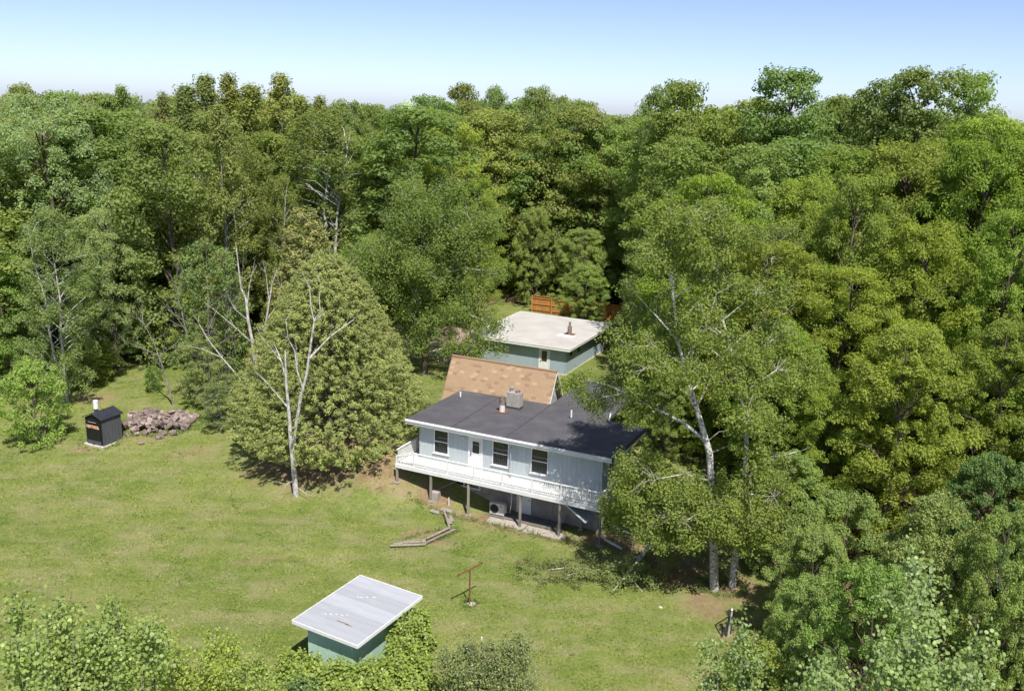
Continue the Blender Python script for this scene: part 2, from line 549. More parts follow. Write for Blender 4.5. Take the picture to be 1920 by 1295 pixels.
def gen_broad(seed, H, W, t0, ncl, per, leaf, crad=(.15, .27), zf=.62, prof=prof_round, lobes=.35, wide=.72, upb=.55, limbs=22, bark_m='bark', lmat='leaf', trunk=.018, hang=0.0, spread=.25, topjit=.018, stems=1):
    rng = np.random.default_rng(seed)
    Rr = W / 2
    t = rng.random(ncl) ** .9
    th = rng.uniform(0, 2 * PI, ncl)
    lf = lobe(rng)
    q = np.sqrt(rng.uniform(spread, 1, ncl))
    rad = Rr * prof(t) * q * (1 + lobes * lf(th, t)) * .86
    z = H * (t0 + (1 - t0) * t) + H * topjit * rng.normal(size=ncl)
    z = np.minimum(z, H * .985)
    ox, oy = rng.normal(size=2) * W * .04
    cl = np.stack([rad * np.cos(th) + ox * t, rad * np.sin(th) + oy * t, z], 1)
    rc = Rr * rng.uniform(crad[0], crad[1], ncl)
    rr = np.stack([rc, rc, rc * zf], 1)
    n_each = np.maximum(8, (per * (rc / (Rr * (crad[0] + crad[1]) / 2)) ** 2)).astype(int)
    P, N, tint, idx = clump_leaves(rng, cl, rr, n_each, upb)
    if hang:
        d = np.hypot(P[:, 0] - cl[idx, 0], P[:, 1] - cl[idx, 1]) / rc[idx]
        P[:, 2] -= hang * rc[idx] * d ** 2
    V, F = leaf_quads(rng, P, N, leaf, leaf * wide)
    crown = mesh_np('crown', V, F, M[lmat], fattr=tint)
    paths = []
    for s in range(stems):
        bx, by = (0, 0) if stems == 1 else rng.normal(size=2) * .35
        wob = rng.normal(size=(6, 2)) * W * .018
        pts = [(bx + wob[k, 0] * (k > 0) + ox * k / 5 + bx * k * .8, by + wob[k, 1] * (k > 0) + oy * k / 5 + by * k * .8, H * .93 * k / 5 - .3 * (k == 0)) for k in range(6)]
        paths.append((pts, [H * trunk * f for f in (1.15, .85, .68, .5, .3, .1)]))
        order = rng.permutation(ncl)[:limbs]
        for i in order:
            c = cl[i]
            zb = max(H * t0 * .75, c[2] - max(.8, .75 * math.hypot(c[0], c[1])))
            zb = min(zb, H * .85)
            f = zb / (H * .93) * 5
            k = min(int(f), 4)
            p0 = np.array(pts[k]) + (np.array(pts[k + 1]) - np.array(pts[k])) * (f - k)
            mid = (p0 + c) / 2 + np.array((0, 0, .12 * np.linalg.norm(c - p0))) + rng.normal(size=3) * .15
            r0 = H * trunk * .36 * (1 - .6 * zb / H)
            paths.append(([p0, mid, c], [r0, r0 * .6, r0 * .2]))
    tr = tube_mesh('trunk', paths, M[bark_m], 6)
    return crown, tr, H, W

def prof_poplar(t): return (.35 + .65 * np.sin(PI * np.clip(t * .93 + .07, 0, 1)) ** .8) * np.clip((1.0 - t) / .3, .12, 1) ** .55
def prof_silver(t): return np.where(t < .35, .75 + .25 * (t / .35), np.sqrt(np.clip(1 - ((t - .35) / .68) ** 2, 0, 1)))
def prof_cone(t): return np.clip(1.03 - t, 0, 1) ** .62 * np.clip(t * 6 + .55, 0, 1)

def gen_cedar(seed, H, W, ncl, per, leaf, prof=prof_cone, crad=.55, tops=1, lobes=.25, spray=None):
    rng = np.random.default_rng(seed)
    Rr = W / 2
    t = rng.random(ncl) ** 1.4
    th = rng.uniform(0, 2 * PI, ncl)
    lf = lobe(rng)
    base = prof(t)
    rad = Rr * base * (1 + lobes * lf(th, t * 1.5)) * np.sqrt(rng.uniform(.42, 1, ncl))
    z = H * (.03 + .96 * t) + rng.normal(size=ncl) * .2
    out = np.stack([np.cos(th), np.sin(th), np.full(ncl, .55)], 1)
    cl = np.stack([rad * np.cos(th), rad * np.sin(th), z], 1)
    cl[:, 0] += np.where(t > .5, (t - .5) * 1.2 * np.sin(seed), 0)
    rc = crad * rng.uniform(.55, 1.45, ncl)
    idx = np.repeat(np.arange(ncl), per)
    n = len(idx)
    d = unit(rng.normal(size=(n, 3)))
    r = rng.random(n)[:, None] ** .38
    o = unit(out)[idx]
    k = rng.random(n) ** .8
    P = cl[idx] + d * r * (rc[idx] * (.75 - .4 * k))[:, None] + o * ((k - .3) * rc[idx] * 1.5)[:, None]
    P[:, 2] -= .35 * rc[idx] * k ** 2
    P[:, 2] = np.maximum(P[:, 2], .05)
    N = unit(.55 * rng.normal(size=(n, 3)) + d * .7 + o * .45 + np.array((0, 0, .35)))
    al = o + np.array((0, 0, -.1))
    V, F = leaf_quads(rng, P, N, leaf, leaf * .33, along=al)
    tint = np.clip(.55 * (rng.random(ncl) ** 1.2)[idx] + .30 * rng.random(n) + .2 * k, 0, 1)
    crown = mesh_np('crown', V, F, M['needle'], fattr=tint)
    # inner mass of shaded twigs
    paths = [([(0, 0, -.3), (.05, .1, H * .45), (0, 0, H * .9)], [H * .022, H * .014, .03])]
    for i in rng.permutation(ncl)[:60]:
        c = cl[i]
        paths.append(([(0, 0, max(.3, c[2] - .5)), tuple(c * np.array((.55, .55, 1)) - np.array((0, 0, .15))), tuple(c)], [.07, .045, .015]))
    return crown, tube_mesh('trunk', paths, M['bark'], 5), H, W

PROTO = {
    'maple': [gen_broad(11, 20, 10, .08, 230, 85, .27, crad=(.08, .27), spread=.04), gen_broad(12, 20, 10.5, .07, 250, 80, .26, crad=(.07, .26), spread=.04), gen_broad(13, 21, 10, .06, 270, 75, .26, crad=(.06, .25), lobes=.4, topjit=.018, spread=.04)],
    'oak': [gen_broad(21, 19, 12, .07, 190, 120, .26, crad=(.08, .25), zf=.62, lobes=.3, spread=.05), gen_broad(22, 19, 12, .06, 210, 110, .26, crad=(.07, .22), zf=.62, lobes=.4, spread=.05)],
    'poplar': [gen_broad(31, 21, 5.5, .07, 170, 75, .22, crad=(.09, .30), zf=1.2, prof=prof_poplar, lobes=.5, bark_m='grey_bark', limbs=14, topjit=.03, trunk=.010), gen_broad(32, 21, 5.5, .08, 190, 70, .22, crad=(.08, .28), zf=1.3, prof=prof_poplar, lobes=.6, bark_m='grey_bark', limbs=14, topjit=.03, trunk=.010)],
    'silver': [gen_broad(41, 22, 14, .10, 300, 110, .25, crad=(.07, .15), zf=.55, prof=prof_silver, lobes=.3, hang=.8, wide=.45, bark_m='bark', limbs=50)],
    'birch': [gen_broad(51, 17, 8, .12, 230, 110, .17, crad=(.08, .17), zf=1.2, lobes=.4, hang=.5, wide=.6, bark_m='birch_bark', limbs=40, trunk=.0075, spread=.12, stems=2)],
    'locust': [gen_broad(61, 18, 11, .1, 130, 130, .25, crad=(.10, .2), zf=.6, lobes=.45, wide=.45, limbs=40)],
    'sun': [gen_broad(81, 16, 11, .04, 240, 170, .18, crad=(.05, .20), zf=.6, lobes=.35, limbs=40), gen_broad(82, 16, 11, .03, 260, 160, .18, crad=(.045, .19), zf=.6, lobes=.45, hang=.4, limbs=40)],
    'near': [gen_broad(91, 10, 9, .06, 230, 210, .135, crad=(.08, .16), zf=.55, lobes=.4, hang=.3, limbs=50, lmat='gloss_leaf'), gen_broad(92, 10, 9, .05, 260, 185, .135, crad=(.07, .15), zf=.55, lobes=.45, hang=.4, limbs=50, lmat='gloss_leaf')],
    'aspen': [gen_broad(101, 18, 8, .12, 150, 110, .17, crad=(.08, .17), zf=1.1, prof=prof_poplar, lobes=.5, bark_m='grey_bark', limbs=40, trunk=.012)],
    'scrub': [gen_broad(111, 8, 6, .05, 150, 75, .15, crad=(.08, .17), zf=.8, lobes=.5, bark_m='grey_bark', limbs=22, trunk=.007, stems=3)],
    'bush': [gen_broad(121, 4, 4.4, .04, 120, 80, .13, crad=(.11, .22), zf=.7, lobes=.3, limbs=30, trunk=.02)],
    'juniper': [gen_cedar(131, 12, 6, 300, 55, .26)],
}
PROTO['blossom'] = [PROTO['oak'][1]]
PROTO['apple'] = [PROTO['bush'][0]]
PROTO['lime'] = PROTO['near']
TONE = {'maple': (.180, .245, .060), 'oak': (.198, .250, .064), 'poplar': (.208, .250, .068), 'silver': (.28, .345, .125), 'birch': (.180, .235, .064), 'locust': (.25, .315, .052),
        'lime': (.172, .238, .046), 'sun': (.205, .268, .040), 'near': (.175, .245, .052), 'aspen': (.24, .325, .072), 'scrub': (.205, .26, .075), 'bush': (.19, .26, .052), 'juniper': (.19, .22, .06),
        'blossom': (.52, .56, .44), 'apple': (.235, .30, .062)}
TRNG = random.Random(77)

def place_tree(kind, x, y, h, wd, name, label, cat='tree', group=None, tone=None, var=None, pk=None):
    pr = PROTO[pk or kind]
    crown, tr, H, W = pr[TRNG.randrange(len(pr)) if var is None else var % len(pr)]
    e = thing(name, (x, y, tz(x, y)), TRNG.uniform(0, 6.28), label, cat, group)
    sc = (wd / W, wd / W, h / H)
    c = obj('crown', crown, e, scale=sc)
    k = TRNG.uniform(.86, 1.14)
    b = tone or TONE[kind]
    c.color = (b[0] * k * TRNG.uniform(.9, 1.12), b[1] * k, b[2] * k * TRNG.uniform(.85, 1.15), 1)
    obj('trunk', tr, e, scale=sc)
    return e
SP = [('silver',-39.5,80,23.6,14.8),('silver',-35.1,77,14.5,8.8),('birch',-36.0,70,15.5,8.0),('apple',-34.4,62,6.2,5.3),('maple',-42.7,74,11.5,7.5),('scrub',-28.5,78,8.0,6.6),('scrub',-24.0,71,12.4,7.2),('maple',-35.0,80,5.6,5.7),('scrub',-24.2,68.2,5.9,4.6),('bush',-29.5,71.5,2.2,1.8),('scrub',-21.2,64,4.1,4.6),('bush',-36.1,74,3.6,5.3),('juniper',-18.3,80,13.0,8.1),('poplar',-35.7,105,24.8,8.1),('poplar',-33.1,107,25.0,7.9),('poplar',-37.7,104,23.7,8.5),('poplar',-27.5,108,25.2,8.8),('poplar',-29.8,106,23.9,8.6),('poplar',-38.8,102,22.8,5.2),('poplar',-23.6,104,22.8,6.9),('maple',-35.5,92,20.0,8.2),('birch',-26.3,86,19.2,9.7),('birch',-21.9,84,15.8,6.0),('maple',-18.3,96,18.8,8.5),('maple',-40.8,92,19.4,8.2),('locust',-6.7,100,20.6,12.4),('locust',-10.7,97,17.3,8.6),('locust',-3.7,92,15.5,7.1),('blossom',-16.1,128,22.6,6.8),('oak',-9.5,140,25.4,12.3),('oak',-4.0,142,25.3,8.3),('oak',1.7,118,24.8,9.0),('oak',7.2,113,22.5,15.5),('lime',2.6,105,11.3,6.5),('lime',8.0,104,9.3,8.6),('lime',7.4,95.0,6.6,6.4),('oak',13.0,111,16.9,10.8),('maple',-14.4,92,17.0,6.6),('maple',26.1,92,26.8,12.6),('maple',17.1,94,25.3,11.7),('maple',14.8,97,24.9,7.5),('maple',38.0,88,27.0,11.5),('maple',43.2,91,26.8,10.8),('maple',35.8,92,25.9,10.9),('maple',33.8,97,24.5,9.8),('maple',23.4,98,23.9,11.0),('sun',23.3,62,18.6,9.0),('sun',33.1,66,21.4,11.1),('sun',31.9,74,20.7,9.8),('sun',22.1,66,16.7,7.2),('sun',30.6,56,17.2,7.8),('sun',26.4,58,16.2,9.2),('sun',20.8,56,13.3,8.2),('sun',28.2,50,11.7,6.8),('sun',23.5,53,10.8,7.1),('aspen',18.2,74,18.2,9.3),('birch',12.0,76,12.9,7.7),('birch',17.9,62,15.3,7.1),('sun',17.3,53,10.0,6.2),('sun',18.5,50,9.0,6.1),('maple',15.7,46,7.4,5.1),('maple',24.9,43,8.6,5.9),('maple',16.2,40,7.8,6.0),('maple',14.0,38,6.9,4.5),('maple',18.9,37,9.1,6.1),('maple',12.9,34,6.5,4.1),('bush',10.7,33.5,3.8,3.8),('maple',13.9,31,8.8,5.2),('maple',20.5,34,9.8,4.3)]
FILL = [
('maple',47.8,149.7,22.6,16.2, 'distant green maple just below the tallest knobbly maple'),
('maple',-44.4,97.6,20.6,13.8, 'farther tall green maple some way left of the notch of sky'),
('sun',34.6,77.7,18.5,10.6, 'yellow-green maple some way right of the sunlit maples mid right'),
('maple',68.9,177.4,23.7,14.0, 'far-off green maple some way left of the tall dark right-hand peaks'),
('poplar',-23.2,126.8,21.4,5.0, 'nearer distant slender poplar some way left of the white-blossomed tree'),
('maple',8.2,127.2,22.9,15.8, 'distant green maple right behind the broad dusty oak'),
('maple',22.8,112.6,20.8,15.5, 'tall green maple some way left of the pale aspen top'),
('poplar',-100.2,232.0,21.4,4.8, 'far-off slender poplar just left of the notch of sky'),
('maple',-28.5,133.4,20.5,13.0, 'distant green maple just above the pointed juniper'),
('lime',7.0,137.2,20.6,15.3, 'distant fresh green lime just below the broad dusty oak'),
('sun',53.5,79.9,21.6,15.9, 'farther tall yellow-green maple some way right of the large sunlit maple at the right edge'),
('birch',-39.4,130.8,19.9,14.3, 'distant airy birch just below the tall poplar group'),
('oak',-6.3,198.7,23.4,16.8, 'far-off broad oak right behind the narrow sky gap'),
('sun',40.0,187.3,23.9,16.5, 'far-off yellow-green maple just right of the first knobbly maple'),
('sun',29.1,61.3,12.6,9.4, 'small yellow-green maple some way right of the sunlit maples mid right'),
('oak',-70.5,162.4,20.5,15.1, 'far-off broad oak just left of the notch of sky'),
('poplar',-58.7,170.2,21.1,5.5, 'nearest far-off slender poplar just below the tall poplar group'),
('silver',-48.0,89.1,21.0,14.1, 'nearer tall silvery maple just left of the tall silvery maple'),
('poplar',-21.6,112.6,20.1,5.6, 'slender poplar just above the pointed juniper'),
('oak',31.3,118.5,21.0,11.8, 'nearer distant broad oak just above the pale aspen top'),
('oak',-54.5,99.9,20.3,13.8, 'broad oak some way left of the tall silvery maple'),
('silver',-58.0,90.8,17.7,12.7, 'silvery maple some way left of the white-stemmed birch at far left'),
('oak',-10.6,111.3,18.4,10.7, 'broad oak just above the large drooping birch'),
('sun',29.5,70.3,20.7,13.0, 'tall yellow-green maple some way left of the large sunlit maple at the right edge'),
('maple',-22.1,147.7,20.0,12.0, 'farther distant green maple just left of the white-blossomed tree'),
('sun',35.5,53.9,12.8,9.2, 'middle small yellow-green maple some way right of the dark hollow'),
('silver',-73.0,128.1,20.6,15.0, 'distant silvery maple some way left of the tall silvery maple'),
('maple',58.2,148.1,22.2,12.6, 'distant green maple some way left of the tall dark right-hand peaks'),
('sun',33.9,47.2,11.7,6.6, 'nearest small yellow-green maple some way right of the dark hollow'),
('birch',-23.5,120.0,19.3,14.1, 'distant airy birch just above the pointed juniper'),
('maple',39.0,103.4,22.4,13.3, 'tall green maple some way left of the tall dark right-hand peaks'),
('maple',-25.2,93.5,19.2,12.2, 'green maple some way left of the pointed juniper'),
('sun',19.4,84.4,17.4,9.7, 'yellow-green maple right beside the pale aspen top'),
('oak',-50.5,106.5,20.0,13.4, 'broad oak just below the tall silvery maple'),
('oak',-34.1,156.4,21.5,12.2, 'far-off broad oak just right of the lone spiky poplar peak'),
('maple',13.1,119.7,20.4,11.3, 'distant green maple just below the low far treeline'),
('sun',46.5,73.8,17.6,12.2, 'middle yellow-green maple some way right of the large sunlit maple at the right edge'),
('silver',-54.3,117.3,22.0,14.1, 'distant silvery maple just right of the tall silvery maple'),
('sun',44.6,63.2,19.4,11.2, 'nearest yellow-green maple some way right of the large sunlit maple at the right edge'),
('poplar',-64.2,210.2,22.8,5.5, 'farther far-off slender poplar just right of the tall poplar group'),
('oak',-24.9,158.5,21.0,11.7, 'far-off broad oak just left of the white-blossomed tree'),
('lime',7.2,191.7,23.7,14.5, 'far-off fresh green lime just left of the broad dusty oak'),
('maple',47.8,92.6,22.4,13.6, 'tall green maple right beside the large sunlit maple at the right edge'),
('maple',27.8,125.6,20.8,14.1, 'nearer distant green maple just above the pale aspen top'),
('maple',28.5,87.8,19.7,14.3, 'farther green maple some way right of the pale aspen top'),
('sun',51.8,117.5,22.3,12.9, 'distant yellow-green maple some way left of the large sunlit maple at the right edge'),
('maple',-80.0,161.6,22.0,12.3, 'far-off green maple right behind the tall silvery maple'),
('oak',-5.2,126.8,20.0,13.3, 'nearer distant broad oak just right of the largest yellow-green locust'),
('oak',-39.5,162.9,23.5,15.1, 'far-off broad oak just below the lone spiky poplar peak'),
('maple',-54.2,84.4,20.0,14.6, 'green maple some way left of the tall silvery maple'),
('sun',16.1,57.6,14.5,10.6, 'yellow-green maple just below the pale aspen top'),
('oak',-42.4,118.2,21.5,12.8, 'distant broad oak just right of the notch of sky'),
('maple',36.1,155.5,22.9,14.0, 'far-off green maple some way right of the first knobbly maple'),
('sun',46.3,159.2,22.7,15.3, 'far-off yellow-green maple just below the tallest knobbly maple'),
('oak',22.4,148.3,22.4,14.9, 'distant broad oak just right of the low far treeline'),
('oak',-3.0,113.0,21.9,16.1, 'tall broad oak just below the narrow sky gap'),
('oak',10.1,112.9,21.3,12.1, 'tall broad oak just right of the broad dusty oak'),
('maple',38.4,120.2,21.4,12.8, 'distant green maple some way right of the pale aspen top'),
('silver',-58.3,109.0,20.7,14.2, 'farther tall silvery maple just left of the tall silvery maple'),
('oak',-30.3,79.8,20.7,13.6, 'tall broad oak just below the notch of sky'),
('poplar',-54.6,128.6,20.9,5.4, 'distant slender poplar just left of the notch of sky'),
('maple',-22.2,137.2,19.4,11.7, 'nearer distant green maple just left of the white-blossomed tree'),
('oak',15.3,104.1,21.7,12.3, 'tall broad oak just right of the low far treeline'),
('oak',-34.2,145.1,21.7,15.3, 'nearer distant broad oak just below the lone spiky poplar peak'),
('oak',-3.1,115.9,21.9,15.3, 'distant broad oak just below the narrow sky gap'),
('maple',-12.8,133.4,23.5,13.8, 'distant green maple just right of the white-blossomed tree'),
('oak',33.4,131.6,22.1,13.0, 'farther distant broad oak just above the pale aspen top'),
('sun',40.1,81.1,22.6,15.9, 'tall yellow-green maple right beside the large sunlit maple at the right edge'),
('poplar',-60.9,103.2,22.4,4.7, 'tall slender poplar some way left of the tall silvery maple'),
('sun',27.8,75.5,19.9,14.4, 'yellow-green maple just above the sunlit maples mid right'),
('birch',-30.8,88.1,17.2,10.6, 'airy birch just below the notch of sky'),
('sun',41.0,74.4,19.0,12.1, 'farthest yellow-green maple some way right of the large sunlit maple at the right edge'),
('maple',25.8,80.9,20.4,14.0, 'nearer green maple some way right of the pale aspen top'),
('maple',81.7,138.0,22.1,15.7, 'distant green maple some way right of the large sunlit maple at the right edge'),
('silver',-43.9,84.9,21.4,12.8, 'tall silvery maple just below the tall silvery maple'),
('sun',13.8,67.1,18.0,10.8, 'nearer yellow-green maple some way left of the pale aspen top'),
('poplar',-33.4,118.4,18.4,5.8, 'distant slender poplar some way left of the pointed juniper'),
('sun',29.0,158.1,22.8,14.9, 'far-off yellow-green maple just below the first knobbly maple'),
('maple',20.4,78.5,19.9,11.5, 'green maple right beside the pale aspen top'),
('oak',-74.6,138.5,21.6,15.3, 'farther distant broad oak some way left of the tall silvery maple'),
('sun',39.9,66.2,21.2,13.7, 'nearer tall yellow-green maple some way right of the large sunlit maple at the right edge'),
('sun',38.8,59.3,11.6,8.4, 'farthest small yellow-green maple some way right of the dark hollow'),
('oak',65.1,154.2,23.7,15.7, 'far-off broad oak just below the tall dark right-hand peaks'),
('maple',45.3,68.4,20.0,13.9, 'green maple some way right of the large sunlit maple at the right edge'),
('sun',21.7,48.0,13.9,7.9, 'small yellow-green maple some way right of the crown of the birch clump'),
('lime',21.5,160.4,21.7,13.9, 'far-off fresh green lime just below the low far treeline'),
('maple',32.6,83.4,17.7,11.0, 'green maple just above the sunlit maples mid right'),
('maple',-37.8,84.4,21.9,15.8, 'nearer tall green maple some way left of the notch of sky'),
('sun',22.4,71.7,17.9,10.2, 'yellow-green maple some way right of the pale aspen top'),
('maple',84.4,175.3,23.5,13.6, 'far-off green maple just left of the large sunlit maple at the right edge'),
('maple',107.0,197.3,22.6,12.5, 'far-off green maple some way right of the large sunlit maple at the right edge'),
('maple',101.8,190.9,22.0,14.1, 'far-off green maple just right of the large sunlit maple at the right edge'),
('oak',14.0,130.9,21.6,16.0, 'distant broad oak just below the low far treeline'),
('birch',-19.1,88.4,21.3,15.1, 'tall airy birch just above the pointed juniper'),
('oak',-53.8,136.0,19.3,14.0, 'distant broad oak just below the notch of sky'),
('maple',15.0,80.7,20.2,11.8, 'green maple some way left of the pale aspen top'),
('maple',39.3,148.0,22.0,15.1, 'farther distant green maple just above the pale aspen top'),
('poplar',-34.6,205.6,20.6,5.5, 'farther far-off slender poplar some way left of the white-blossomed tree'),
('oak',-16.7,156.9,22.2,16.0, 'far-off broad oak just right of the white-blossomed tree'),
('poplar',-76.6,233.7,23.7,4.6, 'farthest far-off slender poplar just below the tall poplar group'),
('maple',57.8,101.5,21.5,13.9, 'farther tall green maple some way right of the large sunlit maple at the right edge'),
('sun',16.3,89.4,17.7,10.6, 'farther yellow-green maple some way left of the pale aspen top'),
('maple',-11.2,104.0,21.5,15.6, 'tall green maple some way left of the largest yellow-green locust'),
('maple',-58.7,161.4,22.5,16.8, 'nearer far-off green maple just right of the notch of sky'),
('maple',73.7,138.1,21.5,15.3, 'distant green maple just right of the large sunlit maple at the right edge'),
('maple',-9.3,121.1,21.3,15.0, 'distant green maple right behind the largest yellow-green locust'),
('silver',-90.8,162.3,22.5,12.4, 'far-off silvery maple some way left of the tall silvery maple'),
('sun',43.3,86.3,17.1,11.3, 'farther yellow-green maple just below the large sunlit maple at the right edge'),
('maple',-9.7,91.0,22.1,15.7, 'tall green maple just below the white-blossomed tree'),
('poplar',-29.0,150.2,21.4,5.3, 'nearer far-off slender poplar some way left of the white-blossomed tree'),
('poplar',-17.7,103.1,18.5,5.8, 'slender poplar some way right of the pointed juniper'),
('oak',16.4,113.2,21.4,15.8, 'tall broad oak just below the low far treeline'),
('maple',4.6,117.0,20.4,13.2, 'green maple just left of the broad dusty oak'),
('poplar',-25.1,78.0,22.0,5.3, 'tall slender poplar just below the tall poplar group'),
('poplar',-31.9,125.9,23.2,5.9, 'distant slender poplar just below the lone spiky poplar peak'),
('oak',-32.6,98.5,20.8,13.6, 'tall broad oak just below the tall poplar group'),
('poplar',-73.6,218.6,22.9,5.2, 'middle far-off slender poplar just below the tall poplar group'),
('oak',-41.5,148.8,23.0,13.0, 'farther distant broad oak just below the lone spiky poplar peak'),
('sun',35.5,70.1,20.5,13.1, 'nearer yellow-green maple just below the large sunlit maple at the right edge'),
('oak',-23.5,99.2,17.4,11.0, 'broad oak just above the pointed juniper'),
('sun',21.8,106.4,20.4,13.6, 'yellow-green maple just left of the pale aspen top'),
('poplar',-50.6,94.6,18.0,5.6, 'slender poplar just above the white-stemmed birch at far left'),
('maple',-46.3,77.6,20.6,15.3, 'tall green maple some way left of the tall silvery maple'),
('poplar',-38.3,124.1,21.2,5.1, 'distant slender poplar just below the tall poplar group'),
('maple',-62.1,135.5,21.1,15.5, 'distant green maple just right of the tall silvery maple'),
('maple',28.4,96.6,21.1,15.0, 'tall green maple some way right of the pale aspen top'),
('maple',-69.2,185.1,20.4,12.7, 'farther far-off green maple just right of the notch of sky'),
('maple',-74.6,119.3,22.4,13.8, 'distant green maple some way left of the tall silvery maple'),
('oak',-7.7,169.8,23.5,17.1, 'far-off broad oak just left of the narrow sky gap'),
('locust',-14.2,116.9,20.9,12.5, 'distant yellow-green locust just below the white-blossomed tree'),
('maple',1.6,142.2,23.8,13.6, 'distant green maple just right of the narrow sky gap'),
('maple',-69.0,134.2,21.4,15.1, 'distant green maple just below the tall silvery maple'),
('oak',64.5,126.7,23.4,14.1, 'distant broad oak right behind the large sunlit maple at the right edge'),
('oak',0.8,130.6,23.1,17.0, 'distant broad oak just right of the narrow sky gap'),
('maple',12.3,212.9,23.1,12.8, 'far-off green maple right behind the broad dusty oak'),
('maple',46.1,81.3,21.3,15.7, 'nearer tall green maple some way right of the large sunlit maple at the right edge'),
('oak',-79.6,130.2,22.8,15.0, 'nearer distant broad oak some way left of the tall silvery maple'),
('maple',34.3,61.9,14.3,9.7, 'green maple some way right of the sunlit maples mid right'),
('oak',-4.6,135.5,21.1,13.1, 'farther distant broad oak just right of the largest yellow-green locust'),
('sun',24.7,119.4,20.7,13.4, 'distant yellow-green maple just left of the pale aspen top'),
('poplar',-28.8,113.7,21.9,4.7, 'tall slender poplar just below the lone spiky poplar peak'),
('poplar',-38.3,96.2,17.4,5.5, 'slender poplar just below the notch of sky'),
('silver',-81.9,183.8,21.1,12.9, 'far-off silvery maple some way left of the notch of sky'),
('sun',44.7,117.4,22.0,16.2, 'distant yellow-green maple some way left of the tall dark right-hand peaks'),
('poplar',-54.0,177.4,23.3,4.6, 'nearer far-off slender poplar just right of the tall poplar group'),
('poplar',-28.5,141.0,20.9,4.7, 'farther distant slender poplar some way left of the white-blossomed tree'),
('maple',2.5,112.9,17.2,11.4, 'green maple some way left of the broad dusty oak'),
('maple',0.6,123.7,19.2,12.5, 'distant green maple just below the narrow sky gap'),
('sun',13.2,62.0,11.4,6.7, 'small yellow-green maple some way left of the crown of the birch clump'),
('birch',12.6,66,11,6.5, 'leafy birch filling the gap right of the annex'),
('sun',13.2,58.5,11.5,7.0, 'young yellow-green maple behind the right corner of the house'),
('lime',14.6,72,13,7.5, 'fresh green lime standing right of the garage corner'),
('maple',15.5,62.5,14,8, 'green maple behind the upper stems of the birch clump'),
('birch',15.8,80,15,7.5, 'airy birch well behind the garage corner on its right'),
('sun',16.5,53.5,11,7.5, 'yellow-green maple just right of the right birch trunk'),
('lime',10.6,57.5,5.5,4.6, 'low fresh green lime beside the right rear corner of the house'),
('maple',17.5,70,16,9, 'dense green maple deep behind the birch clump'),
('sun',19.5,58,13,8.5, 'yellow-green maple beside the crown of the birch clump'),
('silver',-45,84,17,11, 'silvery maple at the far left edge behind the birch'),
('oak', -59.0, 112, 23.8, 10, 'ragged skyline oak nearest the left picture edge'),
('maple', -58.6, 120, 23.0, 12, 'skyline maple behind the tall silvery maple'),
('oak', -56.2, 121, 22.7, 12, 'skyline oak right behind the tall silvery maple'),
('maple', -52.3, 122, 22.6, 11, 'skyline maple left of the notch of sky'),
('poplar', -48.6, 116, 23.6, 5.5, 'thin skyline poplar at the left of the notch of sky'),
('oak', 5.2, 130, 24.1, 11, 'skyline oak right of the narrow sky gap'),
('oak', -23.9, 130, 22.6, 11, 'low skyline oak right of the poplar row'),
('maple', -21.0, 135, 22.2, 11, 'low skyline maple left of the white-blossomed tree'),
('poplar', -25.1, 118, 22.9, 6.5, 'short skyline poplar at the right end of the row'),
('maple', 39.5, 120, 24.7, 12, 'skyline maple in the dip right of the tallest knobbly maple'),
('oak', 10.4, 135, 23.5, 12, 'low skyline oak left of the low far treeline'),
('sun', 29.5, 43, 12, 9, 'yellow-green maple at the right picture edge above the bottom right aspen'),
('maple', 36, 52, 14, 10, 'green maple just outside the right picture edge by the dark hollow'),
('maple', 25.5, 33.5, 10, 8, 'green maple at the bottom right picture edge'),
('sun', 33, 37, 11, 9, 'yellow-green maple beyond the bottom right picture edge'),
]

